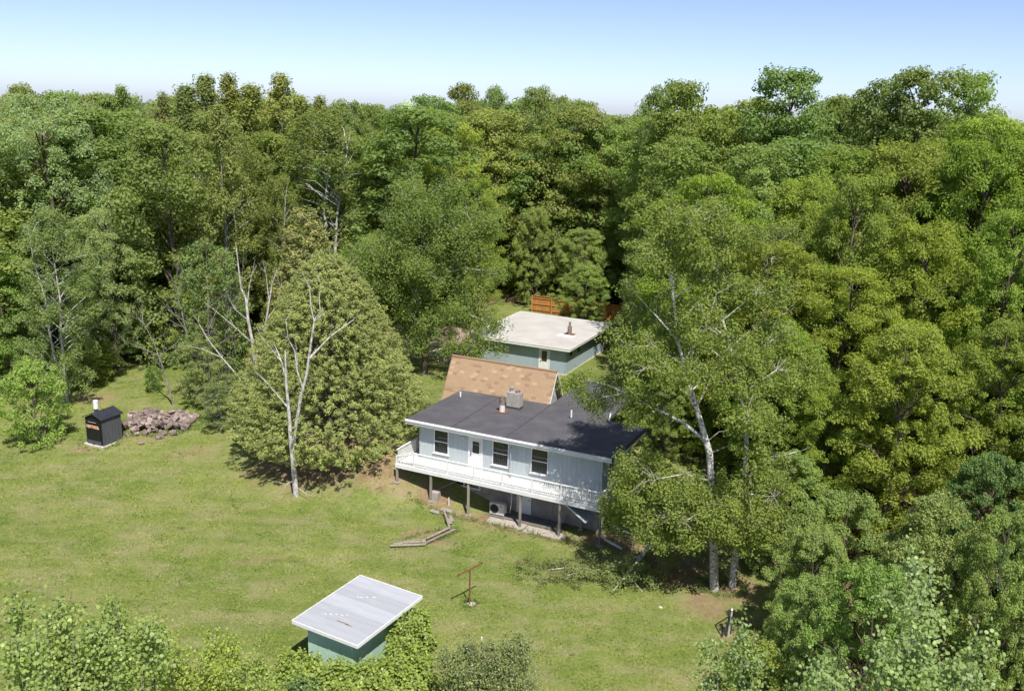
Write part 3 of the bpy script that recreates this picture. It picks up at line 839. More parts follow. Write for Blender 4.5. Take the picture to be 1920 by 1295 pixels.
SPL = [
 ('silver_maple', 'tall silvery green maple behind the far left lawn edge'),
 ('silver_maple', 'smaller silvery maple with drooping pale boughs, right of the white-stemmed birch at far left'),
 ('birch_tree', 'leafy birch with thin white stem behind the round lawn bush at far left'),
 ('apple_tree', 'round pale green bushy tree on the lawn, left of the black furnace'),
 ('maple_tree', 'dark green maple cut off by the left picture edge'),
 ('scrub_tree', 'straggly grey-stemmed thicket behind the firewood heap'),
 ('scrub_tree', 'tall straggly thicket with bare grey stems, left of the big cedar'),
 ('maple_tree', 'low dark maple in the gap at the back of the left lawn'),
 ('scrub_tree', 'leafy scrub at the right end of the firewood heap'),
 ('bush', 'small bright green bush just behind the firewood heap'),
 ('scrub_tree', 'low scrub pressed against the left flank of the big cedar'),
 ('bush', 'dark low bush under the silvery maples at the lawn edge'),
 ('juniper_tree', 'grey-green pointed juniper standing behind the big cedar'),
 ('poplar_tree', 'tallest pointed poplar of the skyline row above the cedar, on its left side'),
 ('poplar_tree', 'pointed poplar second from left in the tall skyline group'),
 ('poplar_tree', 'slightly lower poplar beginning the tall skyline group on the left'),
 ('poplar_tree', 'lone spiky poplar peak on the skyline above the juniper'),
 ('poplar_tree', 'poplar filling the dip between the two spiky skyline peaks'),
 ('poplar_tree', 'outermost left poplar of the skyline row, beside the notch of sky'),
 ('poplar_tree', 'shorter poplar closing the right end of the skyline row'),
 ('maple_tree', 'dark maple below the notch of sky at left'),
 ('birch_tree', 'airy olive birch with pale stems in front of the poplars'),
 ('birch_tree', 'slim birch with a bare white fork, behind the big cedar'),
 ('maple_tree', 'blue-green maple between the poplar row and the big birch'),
 ('maple_tree', 'green maple just right of the tall silvery maple'),
 ('locust_tree', 'largest yellow-green locust in the wood above the big birch'),
 ('locust_tree', 'smaller yellow-green locust left of the largest one'),
 ('locust_tree', 'low yellow-green locust peeping over the right side of the big birch'),
 ('blossom_tree', 'tree with white blossom crown on the skyline'),
 ('oak_tree', 'round dark oak on the skyline left of the narrow sky gap'),
 ('oak_tree', 'dark oak right at the left side of the narrow sky gap'),
 ('oak_tree', 'dark oak right at the right side of the narrow sky gap'),
 ('oak_tree', 'broad dusty green oak behind the garage and fence'),
 ('lime_tree', 'slim fresh green tree at the left end of the wooden fence'),
 ('lime_tree', 'fresh green tree rising behind the wooden fence'),
 ('lime_tree', 'bright green tree whose boughs hang over the wooden fence'),
 ('oak_tree', 'dark-hearted oak right of the broad dusty oak'),
 ('maple_tree', 'green maple left of the yellow-green locusts'),
 ('maple_tree', 'tallest knobbly maple on the right half of the skyline'),
 ('maple_tree', 'knobbly skyline maple at the right of the low far treeline'),
 ('maple_tree', 'narrow maple edging the low far treeline on its right'),
 ('maple_tree', 'tall dark maple peak near the right end of the skyline'),
 ('maple_tree', 'tall dark maple, last high peak before the right picture edge'),
 ('maple_tree', 'thin-topped maple just left of the tall dark right-hand peaks'),
 ('maple_tree', 'lower maple in the dip right of the tallest knobbly maple'),
 ('maple_tree', 'lower maple in the dip left of the tallest knobbly maple'),
 ('maple_tree', 'sunlit yellow-green maple rising right of the leafy birch clump'),
 ('maple_tree', 'large sunlit yellow-green maple high at the right picture edge'),
 ('maple_tree', 'sunlit maple crown below the tall dark right-hand peaks'),
 ('maple_tree', 'sunlit maple right behind the crown of the birch clump'),
 ('maple_tree', 'sunlit maple at the right edge, under the large high one'),
 ('maple_tree', 'broad sunlit maple in the middle of the right wood'),
 ('maple_tree', 'sunlit maple overhanging the dark hollow, on its left'),
 ('maple_tree', 'sunlit maple at the right edge above the dark hollow'),
 ('maple_tree', 'sunlit maple hanging over the middle of the dark hollow'),
 ('aspen_tree', 'pale fresh green aspen top above the birch clump'),
 ('birch_tree', 'airy birch at the right of the white-roofed garage'),
 ('birch_tree', 'grey-green airy birch behind the right stem of the birch clump'),
 ('maple_tree', 'young maple close behind the birch clump'),
 ('maple_tree', 'rounded young maple at the left rim of the dark hollow'),
 ('maple_tree', 'leafy maple just right of the two pale birch trunks'),
 ('maple_tree', 'dark bluish maple at the right edge below the dark hollow'),
 ('maple_tree', 'broad green maple below the patch of bare brown soil'),
 ('maple_tree', 'green maple leaning over the lawn right of the tripod stand'),
 ('maple_tree', 'dense green maple above the round-leaved aspen at lower right'),
 ('maple_tree', 'glossy green maple below the tripod stand'),
 ('bush', 'dark rounded bush at the lawn edge, bottom right'),
 ('maple_tree', 'glossy maple directly left of the round-leaved aspen at lower right'),
 ('maple_tree', 'green maple at the right picture edge behind the round-leaved aspen'),
]
for i, ((k, x, y, h, wd), (nm, lb)) in enumerate(zip(SP, SPL)):
    pk = 'near' if (k == 'maple' and y < 48) else None
    tone = TONE['near'] if pk else None
    if i == 61: tone = (.13, .195, .048)
    place_tree(k, x, y, h, wd, nm, lb, 'bush' if k == 'bush' else 'tree', tone=tone, var=i, pk=pk)

KN = {'maple': ('maple_tree', 'green maple tree'), 'oak': ('oak_tree', 'broad oak tree'), 'poplar': ('poplar_tree', 'slender poplar tree'), 'silver': ('silver_maple', 'silvery maple tree'),
      'birch': ('birch_tree', 'airy birch tree'), 'locust': ('locust_tree', 'yellow-green locust tree'), 'lime': ('lime_tree', 'fresh green lime tree'), 'sun': ('maple_tree', 'sunlit yellow-green maple tree')}
for k, x, y, h, wd, lb in FILL:
    place_tree(k, x, y, h, wd, KN[k][0], lb, 'tree', f'{KN[k][1]}s of the surrounding wood')

# ------------------------------------------------------------------ buildings
def planked(parent, origin, axis, width, z0, z1, holes, mat, pw=.305, thk=.022, name='siding_plank', gap=.009):
    """vertical boards on a wall; axis 'x' (faces -y) , 'y+' (faces +x), 'y-' (faces -x); holes (a0,a1,z0,z1) along the wall"""
    cuts = set([0.0, width])
    k = pw
    while k < width - .05:
        cuts.add(round(k, 4)); k += pw
    for h in holes:
        cuts.add(h[0]); cuts.add(h[1])
    cuts = sorted(cuts)
    cuts = [c for i, c in enumerate(cuts) if i == 0 or c - cuts[i - 1] > .03 or c in (width,)]
    for a, b in zip(cuts[:-1], cuts[1:]):
        mid = (a + b) / 2
        segs = [(z0, z1)]
        for h in holes:
            if h[0] - .01 <= mid <= h[1] + .01:
                ns = []
                for s in segs:
                    if h[2] > s[0] + .02: ns.append((s[0], min(s[1], h[2])))
                    if h[3] < s[1] - .02: ns.append((max(s[0], h[3]), s[1]))
                segs = ns
        for s in segs:
            d = b - a - gap; hh = s[1] - s[0]
            if d < .01 or hh < .02: continue
            if axis == 'x':
                box(name, parent, (origin[0] + mid, origin[1] - thk / 2, (s[0] + s[1]) / 2), (d, thk, hh), mat)
            else:
                sg = 1 if axis == 'y+' else -1
                box(name, parent, (origin[0] + sg * thk / 2, origin[1] + mid, (s[0] + s[1]) / 2), (thk, d, hh), mat)

def window(parent, c, w_, h_, axis='x', sash=True, name='window', fm=None, fw=.06):
    """frame mesh with pane, rail and sill children. c = centre on the wall face, faces -y (x) or +x (y)"""
    fm = fm or M['white']
    pr = .035
    if axis == 'x': rot = (0, 0, 0)
    else: rot = (0, 0, PI / 2)
    fr = obj(name, boxes_mesh('frame', [((-w_ / 2 + fw / 2, -pr / 2, 0), (fw, pr, h_)), ((w_ / 2 - fw / 2, -pr / 2, 0), (fw, pr, h_)),
                                         ((0, -pr / 2, h_ / 2 - fw / 2), (w_ - 2 * fw, pr, fw)), ((0, -pr / 2, -h_ / 2 + fw / 2), (w_ - 2 * fw, pr, fw))], fm), parent, c, rot)
    iw, ih = w_ - 2 * fw, h_ - 2 * fw
    if sash:
        box('pane', fr, (0, .012, ih / 4 + .01), (iw, .012, ih / 2 - .02), M['glass'])
        box('pane', fr, (0, .022, -ih / 4 - .01), (iw, .012, ih / 2 - .02), M['glass'])
        box('meeting_rail', fr, (0, -.002, 0), (iw, .04, .05), fm)
        box('sill', fr, (0, -.05, -h_ / 2 - .025), (w_ + .12, .1, .05), fm)
    else:
        box('pane', fr, (0, .012, 0), (iw, .012, ih), M['glass'])
    return fr

# ---- the house
ho = thing('house', (HO[0], HO[1], 0), HTH, 'blue-grey single-storey house with flat dark roof above a walk-out basement', 'house')
ZF, ZT = 2.5, 4.98
W0, W1, WV, WB = -.35, 12.25, .6, 6.2
# core behind the boards
box('wall', ho, ((W0 + W1) / 2, (WV + .03 + WB) / 2, (ZF - .25 + ZT) / 2 - .001), (W1 - W0 - .05, WB - WV - .06, ZT - ZF + .25), M['siding_groove'])
wins = [(.66, 1.76, 3.06, 4.68), (4.92, 6.08, 3.06, 4.70), (7.60, 8.78, 3.06, 4.72)]
door = (3.2, 4.24, ZF + .02, 4.68)
holes = [(a - W0 - .0, b - W0, c, d) for a, b, c, d in wins + [door]]
planked(ho, (W0, WV), 'x', W1 - W0, ZF - .2, ZT, holes, M['siding'], .305)
planked(ho, (W1, WV + .03), 'y+', WB - WV - .03, ZF - .2, ZT, [(1.0, 2.15, 3.2, 4.55)], M['siding'], .305)
planked(ho, (W0, WV + .03), 'y-', WB - WV - .03, ZF - .2, ZT, [], M['siding'], .305)
for a, b, c, d in wins:
    window(ho, ((a + b) / 2, WV - .02, (c + d) / 2), b - a, d - c)
window(ho, (W1 + .02, WV + .03 + 1.575, 3.875), 1.15, 1.35, 'y')
for u, v in ((W0 - .035, WV - .03), (W1 + .035, WV - .03)):
    box('corner_trim', ho, (u, v, (ZF - .2 + ZT) / 2), (.06, .06, ZT - ZF + .2), M['siding'])
# front door
dl = box('door', ho, (3.72, WV - .005, 3.55), (.82, .045, 2.05), M['white'])
for s in (-1, 1): box('door_frame', ho, (3.72 + s * .47, WV - .03, 3.58), (.1, .06, 2.14), M['white'])
box('door_frame', ho, (3.72, WV - .028, 4.63), (.84, .055, .1), M['white'])
dw = obj('door_window', boxes_mesh('door_window', [((-.27, 0, 0), (.05, .02, .9)), ((.27, 0, 0), (.05, .02, .9)), ((0, 0, .425), (.49, .02, .05)), ((0, 0, -.425), (.49, .02, .05))], M['white']), dl, (.03, -.03, .42))
box('pane', dw, (0, .004, 0), (.49, .008, .8), M['glass'])
obj('handle', cyl_mesh('handle', [(.035, 0), (.04, .03), (.03, .06)], 10, M['dark_steel']), dl, (-.33, -.022, -.12), (PI / 2, 0, 0))
box('lock_plate', dl, (-.33, -.026, -.02), (.06, .01, .26), M['dark_steel'])
# porch lamp
pl = obj('porch_lamp', cyl_mesh('porch_lamp', [(.06, 0), (.09, .02), (.085, .10), (.05, .17)], 12, M['old_white']), ho, (2.85, WV - .11, 4.42))
box('bracket', pl, (0, .06, .08), (.05, .12, .05), M['dark_steel'])
# roof
RP = [(-1.15, 0), (13.05, 0), (13.2, 6.1), (10.5, 6.4), (10.3, 14.0), (5.95, 14.0), (5.95, 7.55), (-1.0, 7.3)]
rf = obj('roof', prism('roof', RP, 5.02, 5.22, M['membrane']), ho)
box('fascia', rf, (5.95, -.02, 5.08), (14.2, .04, .30), M['white'])
box('gutter', rf, (5.95, -.075, 5.16), (14.2, .07, .10), M['white'])
bar('fascia', rf, (13.09, -.02, 5.08), (13.24, 6.08, 5.08), .035, .26, M['dark_steel'])
bar('drip_edge', rf, (13.13, .03, 4.99), (13.27, 6.05, 4.99), .03, .06, M['old_white'])
box('soffit', rf, (5.95, .3, 4.995), (14.1, .56, .03), M['old_white'])
for (a, b) in (((2.2, .1), (2.15, 7.3)), ((6.0, .1), (6.0, 7.5)), ((9.6, .1), (9.6, 6.3))):
    bar('membrane_seam', rf, (a[0], a[1], 5.224), (b[0], b[1], 5.224), .07, .012, M['membrane_seam'])
bar('roof_upstand', rf, (10.62, 6.36, 5.27), (10.3, 7.6, 5.27), .08, .1, M['old_white'])
# chimney, flue and vents
ch = box('chimney', rf, (4.05, 5.65, 5.78), (.98, .55, 1.1), M['chimney_block'])
box('chimney_flashing', ch, (0, 0, -.5), (1.04, .62, .16), M['membrane_seam'])
for dx in (-.245, 0, .245):
    box('block_joint', ch, (dx, -.276, .03), (.012, .006, 1.0), M['concrete'])
obj('chimney_cap', cyl_mesh('chimney_cap', [(.11, 0), (.11, .22), (.17, .24), (.17, .30), (.05, .36)], 14, M['galv']), ch, (-.26, .05, .55))
obj('chimney_pot', cyl_mesh('chimney_pot', [(.19, 0), (.19, .12), (.16, .121), (.16, .02)], 14, M['pipe_rust']), ch, (.22, .02, .55))
fl = obj('stove_flue', cyl_mesh('stove_flue', [(.19, 0), (.19, .45), (.205, .46), (.205, .5)], 16, M['old_white']), rf, (3.7, 4.42, 5.24))
obj('flue_hood', cyl_mesh('flue_hood', [(.205, 0), (.205, .5), (.22, .51), (.22, .56), (.18, .57)], 16, M['pipe_rust']), fl, (0, 0, .5))
box('flashing', fl, (.02, -.02, .012), (.85, .62, .03), M['rust'])
for u, v, h in ((-.2, 5.75, .42), (8.25, 5.55, .55)):
    vp = obj('vent_pipe', cyl_mesh('vent_pipe', [(.06, 0), (.06, h)], 12, M['white']), rf, (u, v, 5.22))
    obj('pipe_collar', cyl_mesh('pipe_collar', [(.14, 0), (.08, .06)], 12, M['membrane_seam']), vp, (0, 0, .002))
# basement below the deck
BV = .85
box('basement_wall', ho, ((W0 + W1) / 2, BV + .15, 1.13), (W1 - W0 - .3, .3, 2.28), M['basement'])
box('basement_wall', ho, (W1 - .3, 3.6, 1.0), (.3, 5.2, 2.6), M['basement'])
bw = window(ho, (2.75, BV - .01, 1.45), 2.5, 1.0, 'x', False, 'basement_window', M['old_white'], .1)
for dx in (0.05,): box('mullion', bw, (dx, -.0, 0), (.1, .06, .8), M['old_white'])
bd = box('basement_door', ho, (7.12, BV - .03, 1.05), (1.0, .05, 1.95), M['white'])
obj('door_knob', cyl_mesh('door_knob', [(.03, 0), (.035, .05)], 10, M['dark_steel']), bd, (.4, -.03, 0), (PI / 2, 0, 0))
box('plastic_panel', ho, (8.42, BV - .02, 1.1), (1.4, .03, 2.05), mottled('dusty_plastic_sheet', (.17, .16, .145), (.27, .26, .24), 1.5, .35))
for i, u in enumerate((4.25, 4.5, 4.75, 5.0, 5.25)):
    box('wall_batten', ho, (u, BV - .012, 1.7), (.06, .025, .9), M['timber'])
# hanging flag pole with a bracket
hb = thing('wind_chime', (*hw(6.28, WV - .06), 2.55), HTH, 'blue and white tube wind chime on a bracket between two front windows', 'wind chime')
obj('bracket', tube_mesh('bracket', [([(0, .06, 1.9), (.02, -.1, 2.0), (.06, -.25, 1.9)], [.015, .015, .015])], M['dark_steel'], 6), hb)
for k in range(5): box('tube', hb, (.03 + .012 * (k % 2), -.2 - .01 * k, 1.62 - .33 * k), (.05, .05, .3), M['pale_steel'] if k % 2 else mottled('blue_tube', (.2, .3, .42), (.3, .42, .55), 5, .4))
box('clapper', hb, (.03, -.22, .05), (.09, .03, .12), M['timber'])

# ---- steep shingled annex behind the house
an = thing('annex', (HO[0], HO[1], 0), HTH, 'steep tan-shingled gable annex between house and garage', 'building')
AU0, AU1, RV, RZ, SLOPE = -2.45, 5.85, 8.7, 7.28, 2.05 / 1.15
vb = RV - (RZ - 2.9) / SLOPE; vr = RV + (RZ - 2.9) / SLOPE
def roof_slab(sgn, mat, thick=.1):
    n = Vector((0, -sgn * math.sin(math.atan(SLOPE)), math.cos(math.atan(SLOPE))))
    e = RV - sgn * (RZ - 2.9) / SLOPE
    A = [(AU0, RV, RZ), (AU1, RV, RZ), (AU1, e, 2.9), (AU0, e, 2.9)]
    V = [Vector(a) for a in A] + [Vector(a) - n * thick for a in A]
    F = [(0, 1, 2, 3), (7, 6, 5, 4), (0, 4, 5, 1), (1, 5, 6, 2), (2, 6, 7, 3), (3, 7, 4, 0)]
    return mesh_np('roof_deck', [tuple(v) for v in V], F, mat)
obj('roof_deck', roof_slab(1, M['shingle']), an)
obj('roof_deck', roof_slab(-1, M['shingle']), an)
sa = math.atan(SLOPE)
SH = {}
def shingle_mesh(wd):
    k = round(wd, 3)
    if k not in SH:
        L, t = .23, .009
        V = [(-wd/2, 0, .003), (wd/2, 0, .003), (wd/2, L, .001), (-wd/2, L, .001), (-wd/2, 0, t), (wd/2, 0, t), (wd/2, L, .007), (-wd/2, L, .007)]
        SH[k] = mesh_np('shingle', V, [(3, 2, 1, 0), (4, 5, 6, 7), (0, 1, 5, 4), (1, 2, 6, 5), (2, 3, 7, 6), (3, 0, 4, 7)], M['shingle'])
    return SH[k]
rg = random.Random(21)
slopeL = 2.62
rows = 13
cw = (AU1 - AU0) / 23
exp_ = slopeL / rows
for r_ in range(rows):
    d = slopeL - r_ * exp_            # distance down from the ridge of the butt edge
    off = (r_ % 2) * cw / 2
    k = 0; u = AU0
    while u < AU1 - .02:
        wd = cw if not (k == 0 and off) else cw / 2
        wd = min(wd, AU1 - u)
        vv = RV - d * math.cos(sa); zz = RZ - d * math.sin(sa)
        obj('shingle', shingle_mesh(wd - .006), an, (u + wd / 2, vv - .012 * math.sin(sa), zz + .012 * math.cos(sa)), (sa, 0, 0))
        u += wd; k += 1
obj('ridge_cap', tube_mesh('ridge_cap', [([(AU0 - .03, RV, RZ - .01), (AU1 + .03, RV, RZ - .01)], [.09, .09])], M['shingle'], 8), an)
for uu, mat in ((AU1 + .04, M['old_white']), (AU0 - .03, M['shingle'])):
    for s in (1, -1):
        zb = 5.24 if uu > 0 else 3.0
        e = RV - s * (RZ - zb) / SLOPE
        bar('bargeboard', an, (uu, RV, RZ - .06), (uu, e, zb), .03, .11, mat)
def tri_wall(u, mat):
    bm = bmesh.new()
    a = [bm.verts.new(p) for p in ((u, vb + .15, 2.9), (u, vr - .15, 2.9), (u, RV, RZ - .2))]
    b = [bm.verts.new((v.co.x + .08, v.co.y, v.co.z)) for v in a]
    bm.faces.new(a); bm.faces.new(b[::-1])
    for i in range(3): bm.faces.new((a[i], b[i], b[(i + 1) % 3], a[(i + 1) % 3]))
    bmesh.ops.recalc_face_normals(bm, faces=bm.faces)
    me = bpy.data.meshes.new('gable_wall'); bm.to_mesh(me); bm.free(); me.materials.append(mat)
    return me
obj('gable_wall', tri_wall(AU1 - .45, M['siding_groove']), an)
obj('gable_wall', tri_wall(AU0 + .3, M['siding']), an)
bar('window_trim', an, (AU1 - .34, RV - .55, 5.3), (AU1 - .34, RV - .1, 6.5), .05, .08, M['old_white'])
bar('window_trim', an, (AU1 - .34, RV + .5, 5.3), (AU1 - .34, RV + .1, 6.5), .05, .08, M['old_white'])

# ---- deck
dk = thing('deck', (HO[0], HO[1], 0), HTH, 'white painted balcony deck on tall grey posts along the house front', 'deck')
DU0, DU1, DV0, DV1 = -1.2, 12.95, -1.1, .57
nb = 11; bwid = (DV1 - DV0) / nb
for i in range(nb):
    v = DV0 + (i + .5) * bwid
    for a, b in ((DU0, 4.9), (4.9, DU1)):
        box('deck_board', dk, ((a + b) / 2, v, 2.48), (b - a - .008, bwid - .014, .035), M['white'])
for i in range(5):   # side walk at the right
    box('deck_board', dk, (12.32 + .06 + i * .135, 3.1, 2.48), (.122, 5.0, .035), M['white'])
for i in range(6):   # left return
    box('deck_board', dk, (-1.13 + i * .135, 2.0, 2.48), (.122, 2.8, .035), M['white'])
box('rim_joist', dk, ((DU0 + DU1) / 2, DV0 - .025, 2.36), (DU1 - DU0 + .04, .045, .26), M['white'])
box('rim_joist', dk, (DU1 + .035, 2.2, 2.36), (.045, 6.7, .26), M['white'])
box('rim_joist', dk, (DU0 - .035, 1.1, 2.36), (.045, 4.45, .26), M['white'])
for i in range(24):
    u = DU0 + .3 + i * .59
    box('joist', dk, (u, (DV0 + DV1) / 2 + .03, 2.36), (.045, DV1 - DV0 - .05, .19), M['timber'])
for u, v in ((-1.15, DV0 + .07), (1.38, DV0 + .07), (4.1, DV0 + .07), (7.7, DV0 + .07), (10.3, DV0 + .07), (12.88, DV0 + .07), (11.15, .5), (12.88, 2.6), (12.88, 5.4), (-1.1, 3.2)):
    x, y = hw(u, v); zg = tz(x, y)
    ps = box('post', dk, (u, v, (zg - .1 + 2.25) / 2), (.125, .125, 2.25 - zg + .1), M['timber'])
    box('footing', ps, (0, 0, -(2.25 - zg + .1) / 2 + .11), (.3, .3, .10), M['concrete'])
# railing
RPU = [.1, 2.58, 4.44, 6.42, 8.43, 10.35, 11.6, 12.93]
def rail_run(a, b, z0=2.5, zt0=3.42, zt1=None, nmax=None):
    zt1 = zt1 if zt1 is not None else zt0
    a, b = Vector((*a, 0)), Vector((*b, 0))
    L = (b - a).length
    rr = bar('railing', dk, (a.x, a.y, zt0), (b.x, b.y, zt1), .10, .05, M['white'])
    inv = rr.matrix_basis.inverted()
    def sub(nm, c, d, rotz):
        o = obj(nm, box_mesh(*d, M['white']), rr)
        o.matrix_local = inv @ Matrix.Translation(c) @ Matrix.Rotation(rotz, 4, 'Z')
        return o
    ang = math.atan2((b - a).y, (b - a).x)
    n = max(2, int(L / .135))
    for i in range(1, n):
        p = a.lerp(b, i / n); zt = zt0 + (zt1 - zt0) * i / n
        zlow = z0 + .08
        hh = round(zt - .02 - zlow, 2)
        sub('baluster', (p.x, p.y, zlow + hh / 2), (.042, .042, hh), ang)
    mid = (a + b) / 2
    sub('bottom_rail', (mid.x, mid.y, z0 + .1), (L, .035, .07), ang)
    return rr
prev = RPU[0]
for u in RPU[1:]:
    rail_run((prev + .05, DV0 + .03), (u - .05, DV0 + .03)); prev = u
rail_run((DU0 + .03, DV0 + .03), (.05, DV0 + .03), 2.3, 3.0, 3.36)
rail_run((12.93, DV0 + .09), (12.93, 2.4)); rail_run((12.93, 2.5), (12.93, 5.4))
rail_run((DU0 + .03, DV0 + .09), (DU0 + .03, 1.2)); rail_run((DU0 + .03, 1.3), (DU0 + .03, 3.3))
for u, v, zt in [(u, DV0 + .03, 3.46) for u in RPU] + [(DU0 + .03, DV0 + .03, 3.04), (12.93, 2.45, 3.46), (12.93, 5.45, 3.5), (DU0 + .03, 1.25, 3.4), (DU0 + .03, 3.35, 3.4)]:
    box('rail_post', dk, (u, v, (2.28 + zt) / 2), (.09, .09, zt - 2.28), M['white'])

# ---- things under and beside the deck
au, av = 5.72, -.05
ax, ay = hw(au, av)
ac = thing('air_conditioner', (ax, ay, tz(ax, ay)), HTH, 'cream outdoor air conditioner unit with round fan under the deck', 'air conditioner')
box('body', ac, (0, 0, .47), (1.0, .36, .74), M['cream'])
for s in (-1, 1): box('foot', ac, (s * .36, 0, .05), (.08, .4, .1), M['dark_steel'])
gr = obj('fan_grille', cyl_mesh('fan_grille', [(.29, 0), (.29, .02), (.26, .03)], 24, M['black_metal']), ac, (-.17, -.18, .48), (PI / 2, 0, 0))
for k in range(5):
    obj('grille_ring', mesh_np('ring', *(lambda r: tubes([([(r * math.cos(a * PI / 12), r * math.sin(a * PI / 12), .034) for a in range(25)], [.006] * 25)], 4))(.05 + .05 * k), M['dark_steel']), gr)
box('badge', ac, (.30, -.185, .70), (.18, .01, .06), M['dark_steel'])
box('side_cover', ac, (.53, .03, .5), (.06, .26, .5), M['cream'])
obj('line_set', tube_mesh('line_set', [([(.56, .0, .35), (.8, .05, .3), (.86, .1, .8), (.82, .25, 1.5), (.75, .5, 2.1)], [.035] * 5)], M['old_white'], 8), ac)
for i, (u0, u1, v, d, lb) in enumerate(((5.5, 6.35, -1.0, .75, 'small cracked concrete slab in front of the air conditioner'), (6.4, 8.0, -.95, .8, 'long concrete slab at the foot of the third deck post'), (8.1, 10.7, -1.05, .85, 'longest concrete slab between the right deck posts'))):
    x, y = hw((u0 + u1) / 2, v)
    s_ = box('paving_slab', None, (x, y, tz(x, y) + .02), (u1 - u0, d, .09), M['concrete'], (0, 0, HTH + (.02, -.015, .01)[i]))
    tag(s_, lb, 'slab')
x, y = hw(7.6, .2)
s_ = box('paving_slab', None, (x, y, tz(x, y) + .014), (5.2, 1.2, .06), mottled('dark_concrete', (.10, .095, .09), (.17, .16, .15), 3, .9), (0, 0, HTH)); tag(s_, 'dark concrete floor strip under the deck by the basement door', 'slab')  # floor strip in a darker concrete tone than the other slabs
# loose soffit panel hanging from the deck and fallen downspout
lp = thing('hanging_panel', (*hw(11.2, -.2), 1.2), HTH, 'loose white soffit panel hanging down under the right end of the deck', 'panel')
V = [(-.85, -.55, .98), (.75, -.7, .05), (.95, .3, .12), (-.7, .3, 1.0)]
obj('sheet', mesh_np('sheet', V + [(a, b, c + .02) for a, b, c in V], [(3, 2, 1, 0), (4, 5, 6, 7), (0, 1, 5, 4), (1, 2, 6, 5), (2, 3, 7, 6), (3, 0, 4, 7)], mottled('bluish_panel', (.22, .27, .34), (.32, .38, .46), 3, .5)), lp)
bar('edge_trim', lp, (-.85, -.57, 1.0), (.75, -.72, .06), .05, .09, M['white'])
ds = thing('downspout', (*hw(12.75, -.4), 0), HTH, 'white downspout bending outward beside the last deck post', 'downspout')
obj('pipe', tube_mesh('pipe', [([(0, 0, 2.2), (0, 0, .75), (.08, -.05, .45), (.3, -.1, .3)], [.05] * 4)], M['white'], 8), ds)
bar('outlet', ds, (.3, -.12, .28), (1.5, -.45, .1), .11, .09, M['white'])
g2 = bar('loose_gutter', None, (7.15, 50.9, .16), (8.3, 50.35, .08), .09, .07, M['old_white']); tag(g2, 'short loose gutter piece on the soil beyond the downspout', 'gutter')
rg = random.Random(31)
for i, (u, v, L, a, lb) in enumerate(((1.9, .1, 1.5, 30, 'grey plank leaning in the shade behind the second deck post'), (.4, .2, 1.2, -20, 'short grey plank in the shade at the left under the deck'), (9.9, .35, 1.4, 70, 'grey plank propped beside the plastic panel under the deck'))):
    x, y = hw(u, v); z = tz(x, y)
    p = box('plank', None, (x, y, z + .33), (L, .16, .035), M['timber'], (.2, R(-28), HTH + R(a))); tag(p, lb, 'plank')
x, y = hw(1.55, -.75)
rb = obj('retaining_block', prism('retaining_block', [(-.28, -.25), (.3, -.22), (.24, .3), (-.25, .28)], -.15, .5, M['concrete']), None, (x, y, tz(x, y)), (0, 0, HTH)); tag(rb, 'rough pale concrete block at the foot of the second deck post', 'block')

# ---- weathered logs and boards edging the bank
def log_mesh(name, L, r, seed, mat):
    rg = random.Random(seed)
    n = 9; prof = []
    pts = [(-L / 2 + L * k / 4, rg.gauss(0, r * .12), rg.gauss(0, r * .1)) for k in range(5)]
    V, F = tubes([(pts, [r * rg.uniform(.9, 1.08) for _ in range(5)])], n)
    V = list(map(tuple, V)); F = [tuple(f) for f in F]
    me = bpy.data.meshes.new(name)
    me.from_pydata(V, [], F + [tuple(range(n))[::-1], tuple(range(4 * n, 5 * n))])
    me.materials.append(mat)
    return me
LOGS = [((-6.75, 48.15, .12), (-4.7, 48.5, .12), .10, 'lowest bleached log of the left run, at the lawn side'), ((-6.6, 48.45, .12), (-4.75, 48.85, .13), .09, 'middle bleached log of the left run'), ((-6.45, 48.75, .10), (-4.9, 49.1, .12), .08, 'upper bleached log of the left run'),
        ((-4.85, 48.5, .14), (-3.15, 50.45, .14), .11, 'outer log of the right run, ending in a sawn face'), ((-5.05, 48.75, .14), (-3.5, 50.75, .15), .10, 'inner log of the right run'), ((-4.7, 48.9, .28), (-3.45, 50.4, .28), .08, 'thin log lying on top of the right run'),
        ((-3.45, 50.5, .2), (-3.95, 52.6, .3), .10, 'log leading from the right run up the bank')]
for i, (a, b, r_, lb) in enumerate(LOGS):
    a, b = Vector(a), Vector(b)
    a.z += tz(a.x, a.y); b.z += tz(b.x, b.y)
    d = b - a
    o = obj('log', log_mesh('log', d.length, r_ * .78, 60 + i, M['log']), None, (a + b) / 2, d.to_track_quat('X', 'Z').to_euler())
    tag(o, lb, 'log', 'logs edging the bank')
for i, (x, y, L, wd, a, lb) in enumerate(((-3.72, 52.0, 1.5, .22, 112, 'grey board laid down the bank beside the log'), (-3.5, 52.25, 1.3, .24, 100, 'second grey board on the bank, nearer the house'), (-3.75, 53.15, .95, .4, -20, 'wide grey plank across the top of the bank'), (-4.55, 53.0, .6, .35, -18, 'small grey flat slab left of the bank steps'))):
    o = box('board', None, (x, y, tz(x, y) + .07), (L, wd, .06), M['timber'], (0, R(6), R(a))); tag(o, lb, 'board', 'boards on the bank')
o = obj('stake', cyl_mesh('stake', [(.035, 0), (.035, .55)], 8, M['white']), None, (-3.75, 53.7, tz(-3.75, 53.7))); tag(o, 'thin white stake at the top of the bank', 'stake')
o = box('board', None, (-.55, 52.0, tz(-.55, 52.0) + .03), (.55, .12, .04), M['yellow_board'], (0, 0, R(10))); tag(o, 'small yellowed board on the grass near the third deck post', 'board')

